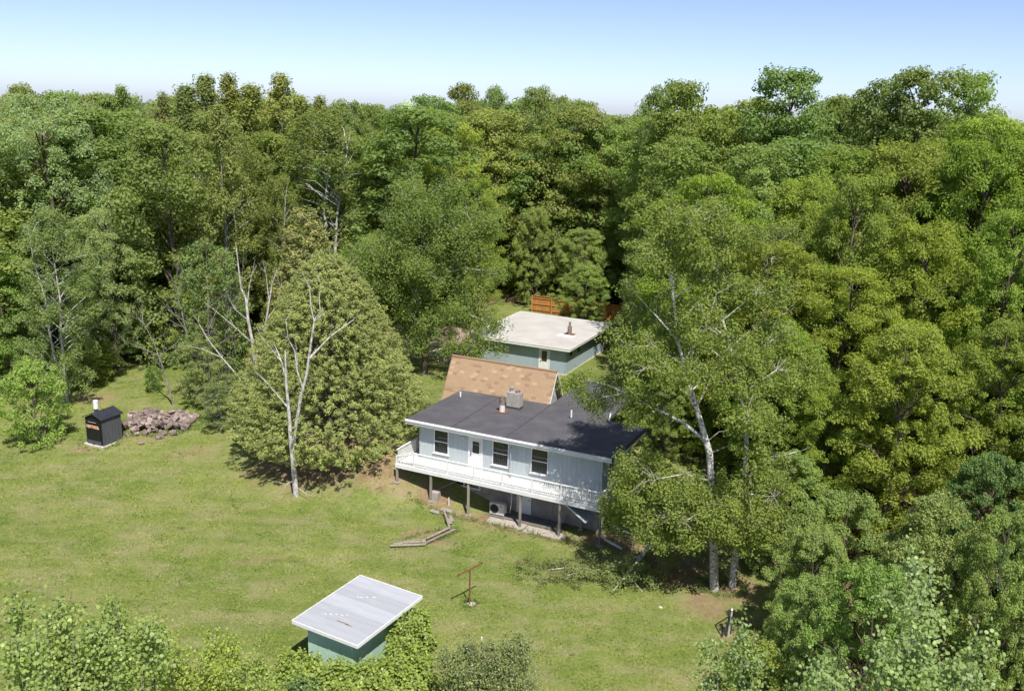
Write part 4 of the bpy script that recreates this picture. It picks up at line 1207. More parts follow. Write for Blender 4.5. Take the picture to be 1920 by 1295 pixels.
# ---- garage
GU0, GU1, GV0, GV1 = -7.9, .95, 22.9, 32.8
ga = thing('garage', (HO[0], HO[1], 0), HTH, 'blue-grey garage with flat pale roof behind the house', 'garage')
box('wall', ga, ((GU0 + GU1) / 2, (GV0 + GV1) / 2, 3.72), (GU1 - GU0 - .05, GV1 - GV0 - .05, 2.5), M['siding_groove'])
gd = (-1.62, -.55, 2.7, 4.75)
planked(ga, (GU0, GV0), 'x', GU1 - GU0, 2.72, 4.95, [(gd[0] - GU0, gd[1] - GU0, gd[2], gd[3])], M['garage_siding'], .41)
gh = [(.75, 1.4, 4.1, 4.7), (2.6, 3.3, 4.05, 4.65), (7.75, 8.5, 3.85, 4.45)]
planked(ga, (GU1, GV0), 'y+', GV1 - GV0, 2.72, 4.95, gh, M['garage_siding'], .61)
planked(ga, (GU0, GV0), 'y-', GV1 - GV0, 2.72, 4.95, [], M['garage_siding'], .61)
box('foundation', ga, ((GU0 + GU1) / 2, (GV0 + GV1) / 2, 2.6), (GU1 - GU0 + .06, GV1 - GV0 + .06, .24), M['old_white'])
for a, b, c, d in gh: window(ga, (GU1 + .02, GV0 + (a + b) / 2, (c + d) / 2), b - a, d - c, 'y', False, fm=M['garage_siding'], fw=.04)
g_d = box('door', ga, ((gd[0] + gd[1]) / 2, GV0 - .01, 3.7), (.84, .045, 1.95), M['white'])
for s in (-1, 1): box('door_frame', ga, ((gd[0] + gd[1]) / 2 + s * .48, GV0 - .03, 3.72), (.1, .06, 2.02), M['white'])
box('door_frame', ga, ((gd[0] + gd[1]) / 2, GV0 - .028, 4.72), (.86, .055, .09), M['white'])
box('door_window', g_d, (0, -.024, .38), (.5, .012, .95), M['glass'])
box('handle', g_d, (-.33, -.035, -.1), (.06, .04, .12), M['dark_steel'])
GR = [(-8.35, 22.4), (1.42, 22.4), (1.5, 33.7), (-8.45, 33.9)]
gf = obj('roof', prism('roof', GR, 4.98, 5.1, M['white_roof']), ga)
for i in range(4):
    a, b = GR[i], GR[(i + 1) % 4]
    n = Vector((b[1] - a[1], -(b[0] - a[0]), 0)).normalized() * .022
    bar('fascia', gf, (a[0] + n.x, a[1] + n.y, 5.02), (b[0] + n.x, b[1] + n.y, 5.02), .035, .24, M['white'] if i != 1 else M['old_white'])
    bar('drip_edge', gf, (a[0] + 2 * n.x, a[1] + 2 * n.y, 5.125), (b[0] + 2 * n.x, b[1] + 2 * n.y, 5.125), .05, .02, M['white'])
gp = obj('flue_pipe', cyl_mesh('flue_pipe', [(.2, 0), (.2, .75), (.1, .78), (.1, 1.15)], 14, M['pipe_rust']), gf, (-.64, 27.6, 5.1))
box('flashing', gp, (0, 0, .01), (1.0, .7, .025), M['rust'])
box('roof_patch', gf, (-.7, 26.9, 5.108), (1.6, .9, .012), M['white'])
obj('mast', cyl_mesh('mast', [(.03, 0), (.03, 1.1)], 8, M['dark_steel']), gf, (-6.7, 26.5, 5.1))

# ---- wooden fence beyond the garage
A_, B_ = Vector((2.1, 101.2, 2.6)), Vector((12.6, 96.6, 2.6))
fd = (B_ - A_); fa = math.atan2(fd.y, fd.x); FLn = fd.length
fe = thing('fence', A_, fa, 'orange-brown cedar board fence behind the garage', 'fence')
n = int(FLn / .15)
for i in range(n): box('picket', fe, ((i + .5) * .15, .02, .95), (.138, .022, 1.84), M['fence'])
for i in range(int(FLn / 2.4) + 1): box('fence_post', fe, (i * 2.4 + .05, -.07, .96), (.11, .11, 1.95), M['fence'])
for z in (.3, .98, 1.66):
    for i in range(int(FLn / 2.4)): box('fence_rail', fe, (i * 2.4 + 1.25, -.03, z), (2.29, .05, .1), M['fence'])
box('cap_rail', fe, (FLn / 2, 0, 1.9), (FLn, .13, .04), M['fence'])

# ---- outdoor wood furnace
fx, fy = -30.73, 61.91
fz = .50
FA = R(-24.0)
fu = thing('wood_furnace', (fx, fy, fz), FA, 'black gabled outdoor wood furnace with white chimney on the lawn', 'furnace')
FW, FD, FH = 1.6, 1.75, 2.02
box('base_slab', fu, (FW / 2, FD / 2 - .04, -.04), (FW + .3, FD + .3, .16), M['stone'])
box('body', fu, (FW / 2, FD / 2, .03 + FH / 2), (FW - .04, FD - .04, FH), M['black_metal'])
bmx = bmesh.new()
for k in (0.06, FD - .06):
    vs = [bmx.verts.new(p) for p in ((.05, k, FH + .02), (FW - .05, k, FH + .02), (FW / 2, k, FH + .40))]
    bmx.faces.new(vs)
me = bpy.data.meshes.new('gable_end'); bmx.to_mesh(me); bmx.free(); me.materials.append(M['black_metal'])
obj('gable_end', me, fu)
for s in (1, -1):
    V = []
    for y_ in (-.14, FD + .14):
        for (x_, z_) in ((FW / 2, FH + .46), (FW / 2 + s * (FW / 2 + .14), FH + .06)):
            V += [(x_, y_, z_), (x_, y_, z_ - .05)]
    F = [(0, 2, 6, 4), (1, 5, 7, 3), (0, 1, 3, 2), (4, 6, 7, 5), (2, 3, 7, 6), (0, 4, 5, 1)]
    obj('roof_panel', mesh_np('roof_panel', V, F, M['roof_metal']), fu)
for sx in (FW, 0):
    for i in range(6):
        wd = FD / 6
        box('siding_panel', fu, (sx + (.012 if sx else -.012), wd * (i + .5), .06 + (FH - .1) / 2), (.03, wd - .03, FH - .1), M['charcoal_metal'])
        if i: box('siding_rib', fu, (sx + (.025 if sx else -.025), wd * i, .06 + (FH - .1) / 2), (.04, .028, FH - .1), M['charcoal_metal'])
box('firebox_door', fu, (FW / 2 - .03, .005, 1.05), (FW - .3, .05, 1.3), M['black_metal'])
ash = box('ash_door', fu, (FW / 2 - .03, 0, .2), (FW - .3, .06, .27), M['charcoal_metal'])
obj('handle', cyl_mesh('handle', [(.06, 0), (.06, .12), (.04, .13)], 10, M['dark_steel']), ash, (0, -.03, -.05), (PI / 2, 0, 0))
box('grab_rail', fu, (FW / 2 - .1, -.04, 1.74), (.8, .03, .035), M['pale_steel'])
sg = box('sign', fu, (FW / 2 - .06, -.034, 1.38), (1.16, .02, .30), M['black_metal'])
for mt, off, dz in ((M['cream_letter'], .016, -.006), (M['orange'], 0.0, 0.0)):
    fc = bpy.data.curves.new('lettering', 'FONT')
    fc.body = 'HEATMOR'
    fc.size = .30
    fc.align_x = 'CENTER'; fc.align_y = 'CENTER'
    fc.extrude = .004
    fc.offset = off
    fc.space_character = 1.0
    fc.materials.append(mt)
    ft = bpy.data.objects.new('font', fc)
    COL.objects.link(ft)
    bpy.context.view_layer.update()
    lm = bpy.data.meshes.new_from_object(ft.evaluated_get(bpy.context.evaluated_depsgraph_get()))
    bpy.data.objects.remove(ft)
    to = obj('lettering', lm, sg, (0, -.016 + dz * -1 - (.006 if off == 0 else 0), 0), (PI / 2, 0, 0), (.86, 1, 1))
cy_ = obj('chimney', cyl_mesh('chimney', [(.14, 0), (.14, .45)], 14, M['dark_steel']), fu, (.72, .42, FH + .26))
obj('chimney_cap', cyl_mesh('chimney_cap', [(.18, .38), (.18, .98), (.17, .99)], 16, M['white']), cy_)
obj('vent', cyl_mesh('vent', [(.035, 0), (.035, .25)], 8, M['dark_steel']), fu, (1.0, .75, FH + .33))

# ---- firewood heap
def chunk(seed):
    rg = random.Random(seed)
    L = rg.uniform(.34, .55); r_ = rg.uniform(.13, .24)
    n = 8 if seed % 3 else 5
    V = []
    rr = [r_ * rg.uniform(.75, 1.15) for _ in range(n)]
    if seed % 3 == 0:                    # split wedge
        rr = [r_ * k for k in (1.1, 1.0, .95, .35, .4)]
    for k, xx in enumerate((-L / 2, 0, L / 2)):
        for i in range(n):
            a = 2 * PI * i / n
            q = rr[i] * rg.uniform(.92, 1.08)
            V.append((xx + rg.gauss(0, .015), q * math.cos(a), q * math.sin(a)))
    F = [(k * n + i, k * n + (i + 1) % n, (k + 1) * n + (i + 1) % n, (k + 1) * n + i) for k in range(2) for i in range(n)]
    F += [tuple(range(n))[::-1], tuple(range(2 * n, 3 * n))]
    me = bpy.data.meshes.new('firewood_log'); me.from_pydata(V, [], F); me.materials.append(M['firewood'])
    return me
CH = [chunk(s) for s in range(12)]
rg = random.Random(99)
cnt = 0
for i in range(200):
    f = rg.random()
    x = -29.0 + 5.0 * f; y = 65.2 + rg.gauss(0, .95) - .6 * f
    hmax = max(0, (1 - ((y - 65.2 + .6 * f) / 1.9) ** 2)) * (.75 if f < .75 else .75 - 1.8 * (f - .75))
    z = tz(x, y) + .1 + rg.random() ** .6 * max(0, hmax)
    o = obj('firewood_log', CH[i % 12], None, (x, y, z), (rg.uniform(0, 6.3), rg.gauss(0, .45), rg.uniform(0, 6.3)))
    o.scale = [rg.uniform(.65, 1.15)] * 3
    tag(o, 'grey-brown chunk of firewood tumbled in the heap behind the furnace', 'firewood', 'firewood heap behind the furnace')
for i, (x, y, lb) in enumerate(((-24.3, 63.9, 'round sawn firewood log lying clear at the right end of the heap'), (-25.6, 63.0, 'dark firewood log on the grass in front of the heap'), (-27.1, 63.4, 'large pale firewood block at the front of the heap'))):
    o = obj('firewood_log', CH[(1, 4, 7)[i]], None, (x, y, tz(x, y) + .16), (0, .1, (.3, 1.2, 2)[i])); o.scale = [1.35] * 3
    tag(o, lb, 'firewood', 'loose firewood around the heap')

# ---- mint shed with sheet-metal roof
S0 = np.array((-9.55, 36.45)); SE1 = np.array((3.25, -1.81)); SE2 = np.array((2.2, 4.32))
sa_ = math.atan2(SE1[1], SE1[0]); SW = float(np.hypot(*SE1)); SD = 4.84
sh = thing('shed', (S0[0], S0[1], 0), sa_, 'small mint green shed with slanted sheet-metal roof', 'shed')
wi = .55
box('wall', sh, (SW / 2, SD / 2, 1.1), (SW - 2 * wi - .05, SD - 2 * .4 - .05, 2.1), M['shed_green'])
planked(sh, (wi, .4), 'x', SW - 2 * wi, .05, 2.18, [], M['shed_green'], .62, .03, 'wall_board')
planked(sh, (SW - wi, .4), 'y+', SD - .8, .05, 2.18, [], M['shed_green'], .62, .03, 'wall_board')
planked(sh, (wi, .4), 'y-', SD - .8, .05, 2.18, [], M['shed_green'], .62, .03, 'wall_board')
nsh = 5; dd = SD / nsh
for i in range(nsh):
    z = 2.33 + .006 * (i % 2) + .002 * i
    s_ = box('roof_sheet', sh, (SW / 2, dd * (i + .5), z), (SW - .01, dd + .06, .012), M['sheet'], (0.035 if False else 0, 0, 0))
    if i in (1, 3):
        for k in range(5): box('roof_patch', s_, (-.6 + .2 * k + rg.gauss(0, .05) - (.3 if i == 1 else 0), -.25 + .11 * k + rg.gauss(0, .03), .008), (.07 + .03 * (k % 2), .05, .006), M['old_white'])
rst = boxes_mesh('rust_streak', [((0, 0, 0), (.7, .05, .004)), ((.35, -.04, 0), (.4, .03, .004))], M['rust'])
obj('rust_streak', rst, sh, (2.05, 1.05, 2.345))
for (a, b) in (((0, -.02), (SW, -.02)), ((SW + .02, 0), (SW + .02, SD)), ((0, SD + .02), (SW, SD + .02)), ((-.02, 0), (-.02, SD))):
    f0, f1 = a[1] / SD, b[1] / SD
    bar('fascia', sh, (a[0], a[1], 2.27), (b[0], b[1], 2.27), .04, .16, M['white'] if (a[0] > 0 or b[1] < 1) else M['old_white'])

# ---- lawn odds and ends
tp = thing('clothesline_post', (-1.81, 42.2, tz(-1.81, 42.2)), 0, 'rusty T-shaped clothesline post standing on the lawn', 'post')
obj('post', cyl_mesh('post', [(.045, -.2), (.04, 2.0)], 10, M['rust']), tp)
bar('crossbar', tp, (-.62, -.72, 2.02), (.62, .72, 2.02), .06, .06, M['rust'])
for k in (-1, 1): obj('hook', cyl_mesh('hook', [(.02, 0), (.02, .08)], 6, M['dark_steel']), tp, (k * .55, k * .64, 2.04))
obj('footing', cyl_mesh('footing', [(.26, -.1), (.22, .06)], 12, M['stone']), tp, (.1, -.02, 0))
mp = thing('marker_pole', (-.95, 35.4, 0), 0, 'white and dark banded marker pole rising from the shrub at the bottom', 'pole')
for k in range(9): obj('band', cyl_mesh('band', [(.035, 0), (.035, .27)], 8, M['white'] if k % 2 == 0 else M['dark_steel']), mp, (0, 0, k * .27))
for k in range(3): box('wire_clip', mp, (0, 0, .9 + k * .45), (.14, .03, .02), M['dark_steel'])
tr = thing('tripod_stand', (11.25, 40.15, tz(11.25, 40.15)), 0, 'dark steel tripod stand with pale central tube at the lawn edge', 'stand')
obj('centre_tube', tube_mesh('centre_tube', [([(-.12, -.25, 0), (.05, .1, 1.25)], [.05, .05])], M['pale_steel'], 10), tr)
obj('centre_strap', tube_mesh('centre_strap', [([(-.22, -.22, 0), (-.06, .1, 1.25)], [.035, .035])], M['dark_steel'], 8), tr)
for p in ((.62, .35, .02), (-.55, .75, .02), (-.45, -.35, .02)):
    obj('leg', tube_mesh('leg', [([p, (0, .05, 1.0)], [.03, .03])], M['dark_steel'], 6), tr)
obj('cap', cyl_mesh('cap', [(.07, 0), (.08, .08), (.04, .12)], 10, M['galv']), tr, (.03, .1, 1.24))
bar('foot_brace', tr, (-.45, -.35, .03), (-.55, .75, .03), .05, .03, M['dark_steel'])
def rock(name, x, y, s, seed, mat, label, cat='stone'):
    bm = bmesh.new(); bmesh.ops.create_icosphere(bm, subdivisions=2, radius=1)
    rg = random.Random(seed)
    for v in bm.verts: v.co *= rg.uniform(.82, 1.12); 
    me = bpy.data.meshes.new(name); bm.to_mesh(me); bm.free(); me.materials.append(mat)
    o = obj(name, me, None, (x, y, tz(x, y) + s[2] * .4), (0, 0, rg.uniform(0, 3)), s)
    tag(o, label, cat); return o
rock('stone', 11.75, 39.75, (.32, .26, .1), 5, M['stone'], 'flat pale stone beside the tripod stand')
rock('stone', 8.15, 42.4, (.12, .09, .07), 6, M['stone'], 'small pale stone in the shade on the lawn edge')
rock('stone', 6.9, 51.4, (.3, .25, .22), 7, M['stone'], 'tan stone on the soil beside the downspout')

# ---- the big cedar beside the house
def prof_bigcedar(t): return np.clip(1.02 - t, 0, 1) ** .62 * np.clip(t * 4 + .62, 0, 1)
cx, cy = -12.6, 60.4
big = thing('cedar_tree', (cx, cy, tz(cx, cy) - .5), 0, 'huge dense grey-green cedar with a broad skirt, beside the house', 'tree')
cm, tm, _, _ = gen_cedar(201, 13.4, 15.2, 5000, 36, .19, prof=prof_bigcedar, crad=.36, lobes=.15)
o = obj('crown', cm, big); o.color = (.235, .278, .078, 1)
obj('trunk', tm, big)

# ---- bare dead birch in front of the cedar
DB = [[(-13.7,54.4,-.1),(-13.81,54.4,2.08),(-13.95,54.4,4.27),(-14.02,54.4,6.24),(-14.09,54.3,8.18),(-14.05,54.2,10.08)],[(-14.02,54.4,6.24),(-14.63,54.2,7.11),(-15.16,54.0,7.97),(-15.87,53.8,8.75)],[(-14.09,54.4,8.11),(-14.35,54.5,9.21),(-14.6,54.6,9.72),(-14.81,54.7,10.3)],
 [(-13.9,54.4,3.0),(-13.55,54.3,5.0),(-13.18,54.2,7.15),(-12.74,54.1,8.57),(-12.5,54.1,9.79),(-12.26,54.0,11.33),(-12.08,54.0,12.19),(-11.7,53.9,12.7)],[(-12.08,54.0,12.08),(-11.74,54.0,12.36),(-11.75,54.0,13.37),(-11.73,54.1,14.37)],[(-12.15,54.0,12.01),(-12.29,53.9,12.85),(-12.32,53.8,14.18),(-12.78,53.8,14.99)],
 [(-12.5,54.1,9.68),(-11.92,54.3,10.32),(-11.25,54.4,10.96),(-10.41,54.5,11.66),(-9.87,54.6,12.08)],[(-13.06,54.2,7.79),(-13.29,54.0,8.9),(-13.39,53.9,10.1),(-13.79,53.8,10.95),(-13.86,53.8,12.03)],[(-13.25,54.0,9.25),(-13.25,53.8,10.45)],
 [(-11.25,54.4,10.96),(-11.2,54.2,11.4),(-11.0,54.1,11.9)],[(-14.35,54.5,9.21),(-14.9,54.5,9.9),(-15.6,54.4,11.0)],[(-13.75,54.4,1.4),(-14.2,54.1,1.2),(-14.7,53.9,1.4)],[(-13.7,54.4,.9),(-13.0,53.9,.7),(-12.3,53.7,1.0)]]
DR = [(.2,.05),(.07,.02),(.07,.02),(.13,.045),(.05,.018),(.06,.018),(.08,.02),(.07,.018),(.03,.012),(.03,.01),(.04,.012),(.03,.01),(.03,.01)]
def rel(paths, o): return [[(p[0]-o[0], p[1]-o[1], p[2]-o[2]) for p in q] for q in paths]
def wiggle(q, rng, a):
    return [p if i == 0 else tuple(p[k] + rng.gauss(0, a) for k in range(3)) for i, p in enumerate(q)]
def twigs(q, rng, n, ln, r=.012):
    out = []
    for _ in range(n):
        i = rng.randrange(max(1, len(q)//2), len(q))
        p = Vector(q[i]); d = (Vector(q[i]) - Vector(q[i-1])).normalized()
        d = (d + Vector((rng.gauss(0, .6), rng.gauss(0, .6), rng.gauss(.15, .4)))).normalized()
        L = ln * rng.uniform(.5, 1.2)
        out.append(([p, p + d * L * .55, p + d * L + Vector((0, 0, .1 * L))], [r, r * .7, r * .35]))
    return out
def bare_tree(name, label, paths, radii, seed, twn, mat):
    rg = random.Random(seed)
    o = paths[0][0]
    t = thing(name, o, 0, label, 'tree')
    P = rel(paths, o)
    obj('trunk', tube_mesh('trunk', [(P[0], pathrad(len(P[0]), *radii[0]))], mat, 8), t)
    for q, rr in zip(P[1:], radii[1:]):
        tw = twigs(q, rg, twn, .8)
        obj('branch', tube_mesh('branch', [(wiggle(q, rg, .03), pathrad(len(q), *rr))] + tw, mat, 6), t)
    return t
bare_tree('dead_birch', 'bare white dead birch with forked limbs in front of the cedar', DB, DR, 3, 2, M['dead_wood'])
DB2 = [[(-19.2,66.2,.6),(-19.35,66,3.2),(-19.43,66,5.78),(-19.56,66,7.45),(-19.81,66,9.09),(-19.9,66,10.72),(-20.22,66,11.51),(-20.34,66,13.11),(-20.45,66,14.89)],[(-19.86,66,9.91),(-19.58,66,11.53),(-19.29,66,12.74)],
 [(-19.3,66.1,2.6),(-20.28,66,4.06),(-21.0,65.8,5.1),(-21.76,65.6,6.21),(-22.69,65.4,7.68),(-23.29,65.3,8.98)],[(-19.69,66,7.44),(-20.83,65.8,8.65),(-22.36,65.6,10.03)],[(-19.43,66,5.78),(-18.56,66,8.51),(-18.24,66,10.36),(-17.98,66,11.98),(-17.47,66,13.0)],[(-18.41,66,9.13),(-17.57,66,10.38),(-17.29,66,11.6)],[(-18.19,66,10.77),(-18.35,66,12.77)],
 [(-21.76,65.6,6.21),(-23.0,65.3,6.9),(-24.2,65.0,7.2)],[(-19.81,66,9.09),(-20.6,65.8,9.9),(-21.1,65.7,10.9)]]
DR2 = [(.19,.03),(.05,.02),(.1,.03),(.06,.02),(.1,.03),(.05,.02),(.04,.015),(.04,.015),(.04,.015)]
bare_tree('dead_birch', 'bare white dead birch rising behind the left shoulder of the cedar', DB2, DR2, 4, 4, M['dead_wood'])
# dead grey saplings in the thicket
for i, (x, y, h, ln, lb) in enumerate([(-25.2, 69.5, 9.5, -1.2, 'bare grey sapling leaning left in the thicket'), (-24.0, 68.8, 8.6, .5, 'upright bare grey sapling in the thicket'), (-22.9, 70.2, 10.5, 1.0, 'tall bare sapling leaning right, between thicket and cedar'), (-26.8, 68.4, 7.0, -1.8, 'low bare sapling bent far left over the firewood')]):
    rg = random.Random(40 + i); z = tz(x, y)
    main = [(x, y, z), (x + ln * .3, y, z + h * .4), (x + ln * .6, y - .3, z + h * .75), (x + ln, y - .4, z + h)]
    ps = [main]; rr = [(.09, .02)]
    for j in range(9):
        k = rg.choice((1, 1, 2)); f = rg.random()
        a = Vector(main[k]).lerp(Vector(main[k + 1]), f)
        d = Vector((rg.gauss(0, .7), rg.gauss(0, .5), .9)).normalized() * rg.uniform(1.2, 3.2)
        ps.append([tuple(a), tuple(a + d * .5 + Vector((0, 0, -.1))), tuple(a + d)]); rr.append((.035, .01))
    bare_tree('dead_sapling', lb, ps, rr, 50 + i, 4, M['grey_bark'])

# ---- living birches built limb by limb
def leafy(name, label, paths, radii, seed, clumps, per, leaf, tone, mat='birch_bark', zf=1.0, hang=.4, lmat='leaf', tmat=None, crad=(.5, 1.1), reach=1.6):
    rg = random.Random(seed); rng = np.random.default_rng(seed)
    o = paths[0][0]
    t = thing(name, o, 0, label, 'tree')
    P = rel(paths, o)
    pts = []
    for i, (q, rr) in enumerate(zip(P, radii)):
        tw = twigs(q, rg, 3, 1.1, .013)
        obj('trunk' if (i == 0 or rr[0] > .15) else 'limb', tube_mesh('limb', [(wiggle(q, rg, .02), [rr[1] + (rr[0] - rr[1]) * (1 - k / (len(q) - 1)) ** 1.5 for k in range(len(q))])] + tw, M[tmat or mat] if i == 0 else M[mat], 8 if rr[0] > .1 else 6), t)
    C = []
    for (ctr, rad, n) in clumps:
        c = np.array(ctr) - np.array(o)
        d = unit(rng.normal(size=(n, 3))) * rng.random((n, 1)) ** .42
        C.append(c + d * np.array(rad))
    C = np.concatenate(C)
    rc = rng.uniform(crad[0], crad[1], len(C))
    rr = np.stack([rc, rc, rc * zf], 1)
    Pp, N, tint, idx = clump_leaves(rng, C, rr, per, .5)
    if hang:
        d = np.hypot(Pp[:, 0] - C[idx, 0], Pp[:, 1] - C[idx, 1]) / rc[idx]
        Pp[:, 2] -= hang * rc[idx] * d ** 2
    Pp[:, 2] = np.maximum(Pp[:, 2], .05)
    V, F = leaf_quads(rng, Pp, N, leaf, leaf * .68)
    co = obj('crown', mesh_np('crown', V, F, M[lmat], fattr=tint), t)
    co.color = (*tone, 1)
    # fine twigs tying leaf clumps to the nearest limb point
    lp = np.array([p for q in P for p in q])
    tw = []
    for c in C[::2]:
        j = np.argmin(((lp - c) ** 2).sum(1) + 3 * np.maximum(0, lp[:, 2] - c[2]) ** 2)
        a = lp[j]
        m_ = (a + c) / 2 + np.array((0, 0, .25))
        tw.append(([a, m_, c], [.035, .022, .008]))
    obj('twigs', tube_mesh('twigs', tw, M['bark' if mat != 'birch_bark' else 'grey_bark'], 4), t)['kind'] = 'stuff'
    return t

BC = [[(11.43,44.5,-.15),(11.12,44.6,3.25),(10.55,44.8,7.74),(9.92,45.0,9.72),(9.2,45.2,11.53),(8.58,45.4,13.61),(8.18,45.6,15.8),(7.78,45.8,17.96),(7.59,46.0,19.4)],
      [(12.43,44.8,-.15),(12.54,45.0,1.83),(12.79,45.5,5.07),(12.7,46.0,8.86),(11.47,46.0,12.97),(10.76,46.2,15.19),(10.52,46.4,16.84),(10.55,46.5,19.0)],
      [(10.36,44.8,8.39),(9.33,45.6,9.05),(8.18,46.6,9.36),(6.83,47.6,9.81),(5.44,48.6,10.16),(4.0,49.4,10.22)],[(6.15,48.0,9.85),(5.15,48.3,9.53),(4.31,48.6,8.87)],
      [(9.92,45,9.72),(9.2,44.8,10.9),(8.4,44.6,11.8),(7.2,44.5,12.8)],[(11.9,46,11.6),(13.0,46.2,13.3),(13.9,46.4,14.8)],[(8.9,45.3,12.6),(9.8,45.0,14.4),(10.2,44.8,16.3)],[(8.58,45.4,13.61),(7.4,45.6,14.8),(6.4,45.9,15.9)],
      [(10.8,44.7,6.2),(9.2,44.0,6.9),(7.6,43.6,6.7)],[(11.0,44.6,5.2),(12.4,43.6,6.1),(13.6,43.0,6.2)],[(11.1,44.6,4.6),(10.0,43.2,5.2),(9.0,42.4,4.9)],[(12.7,45.4,6.2),(14.2,45.0,7.6),(15.2,44.8,8.0)]]
BR = [(.27,.03),(.24,.03),(.12,.03),(.05,.02),(.06,.02),(.07,.02),(.06,.02),(.06,.02),(.07,.02),(.07,.02),(.06,.02),(.07,.02)]
BCL = [((8.7,43.9,5.6),(3.2,2.0,1.5),60),((11.6,43.2,5.4),(2.6,2.0,1.5),40),((6.4,45.4,5.0),(1.9,2.0,1.5),28),((13.2,44.2,6.6),(2.2,2.0,1.7),26),((10.2,46.2,3.4),(3.0,1.2,1.6),36),((6.6,47.0,3.4),(1.6,1.0,1.3),16),
       ((5.2,48.9,10.0),(2.4,1.4,.8),20),((7.6,47.0,9.6),(2.2,1.4,1.0),18),((4.6,48.6,9.2),(1.0,.8,.7),8),((12.9,44.8,9.4),(1.5,.9,1.8),22),((12.0,45.0,12.2),(1.5,.9,1.6),20),((9.4,43.2,4.0),(2.8,1.2,1.0),30),((12.6,43.0,4.0),(1.8,1.0,1.0),18),((7.2,44.4,6.8),(1.8,1.4,1.2),20)]
def spray_limbs(stems, rad, cl, seed, n, zlo, ln=(1.6, 4.2), ncl=8, cr=(1.25, 1.25, .85)):
    rg = random.Random(seed); extra = []; er = []
    for i in range(n):
        st = stems[i % len(stems)]
        pts = [p for p in st if p[2] > zlo]
        j = rg.randrange(len(pts) - 1); f = rg.random()
        p = Vector(pts[j]).lerp(Vector(pts[j + 1]), f)
        a = rg.uniform(0, 6.28); L = rg.uniform(*ln) * (1.25 - .55 * (p.z - zlo) / (st[-1][2] - zlo + .1))
        d = Vector((math.cos(a), math.sin(a), rg.uniform(.35, 1.0))).normalized()
        e = p + d * L + Vector((0, 0, -.25 * L * .4))
        extra.append([tuple(p), tuple(p + d * L * .55 + Vector((0, 0, .1 * L))), tuple(e)]); er.append((.045, .012))
        k = rg.uniform(.7, 1.25)
        cl.append((tuple(e), tuple(c * k for c in cr), int(ncl * k)))
        cl.append((tuple(p + d * L * .6 + Vector((0, 0, .1))), tuple(c * k * .8 for c in cr), int(ncl * .6)))
    for st in stems: cl.append((st[-1], (.9, .9, 1.0), 7))
    return extra, er
ex_, er_ = spray_limbs([BC[0], BC[1]], BR, BCL, 311, 34, 8.5)
BC += ex_; BR += er_
leafy('birch_tree', 'tall birch clump with two white trunks, right of the house', BC, BR, 301, BCL, 150, .14, (.188, .238, .048), zf=.9, hang=.5, crad=(.4, .85))

BB = [[(-7.5,75.3,2.4),(-7.3,75.3,5.5),(-7.6,75.4,9.5),(-8.0,75.4,13.5),(-8.1,75.5,17.5)],[(-7.4,75.3,5.2),(-5.6,75.2,7.4),(-3.9,75.0,8.0),(-2.4,74.7,7.6)],[(-7.4,75.3,6.4),(-9.6,75.0,9.0),(-11.6,74.8,11.2),(-12.8,74.6,12.2)],[(-7.6,75.4,9.0),(-5.6,75.4,11.4),(-4.4,75.2,13.4),(-3.4,75.0,14.6)],
      [(-7.6,75.4,8.0),(-8.8,74.4,10.6),(-9.6,73.8,12.8)],[(-7.4,75.3,4.4),(-5.4,74.6,5.2),(-3.6,74.2,5.3),(-2.2,74.0,5.1)],[(-5.6,75.4,11.4),(-4.2,74.9,12.0),(-2.8,74.6,11.9)],[(-7.8,75.4,11.5),(-6.6,75.0,14.2),(-6.0,74.8,16.6)]]
BBR = [(.3,.05),(.16,.04),(.15,.04),(.13,.03),(.1,.03),(.1,.03),(.07,.02),(.08,.02)]
BBL = [((-7.6,75.3,13.6),(3.0,2.6,3.0),36),((-9.8,74.8,10.0),(2.4,2.4,2.4),24),((-4.4,75.0,9.6),(2.6,2.4,2.6),30),((-7.0,74.6,8.6),(3.4,2.8,2.2),30),((-2.4,74.4,7.4),(2.0,2.0,1.0),14),((-2.4,74.2,5.4),(1.6,1.4,.6),8),((-9.6,74.4,6.4),(2.0,2.0,1.2),12),((-5.6,73.6,6.0),(3.2,1.6,1.1),20)]
ex_, er_ = spray_limbs([BB[0], BB[3], BB[2]], BBR, BBL, 312, 42, 7.0, (2.2, 5.6), 8, (1.5, 1.5, 1.15))
BB += ex_; BBR += er_
leafy('birch_tree', 'large drooping birch left of the white-roofed garage', BB, BBR, 302, BBL, 140, .175, (.17, .228, .05), zf=1.15, hang=.7, crad=(.55, 1.1), tmat='bark')

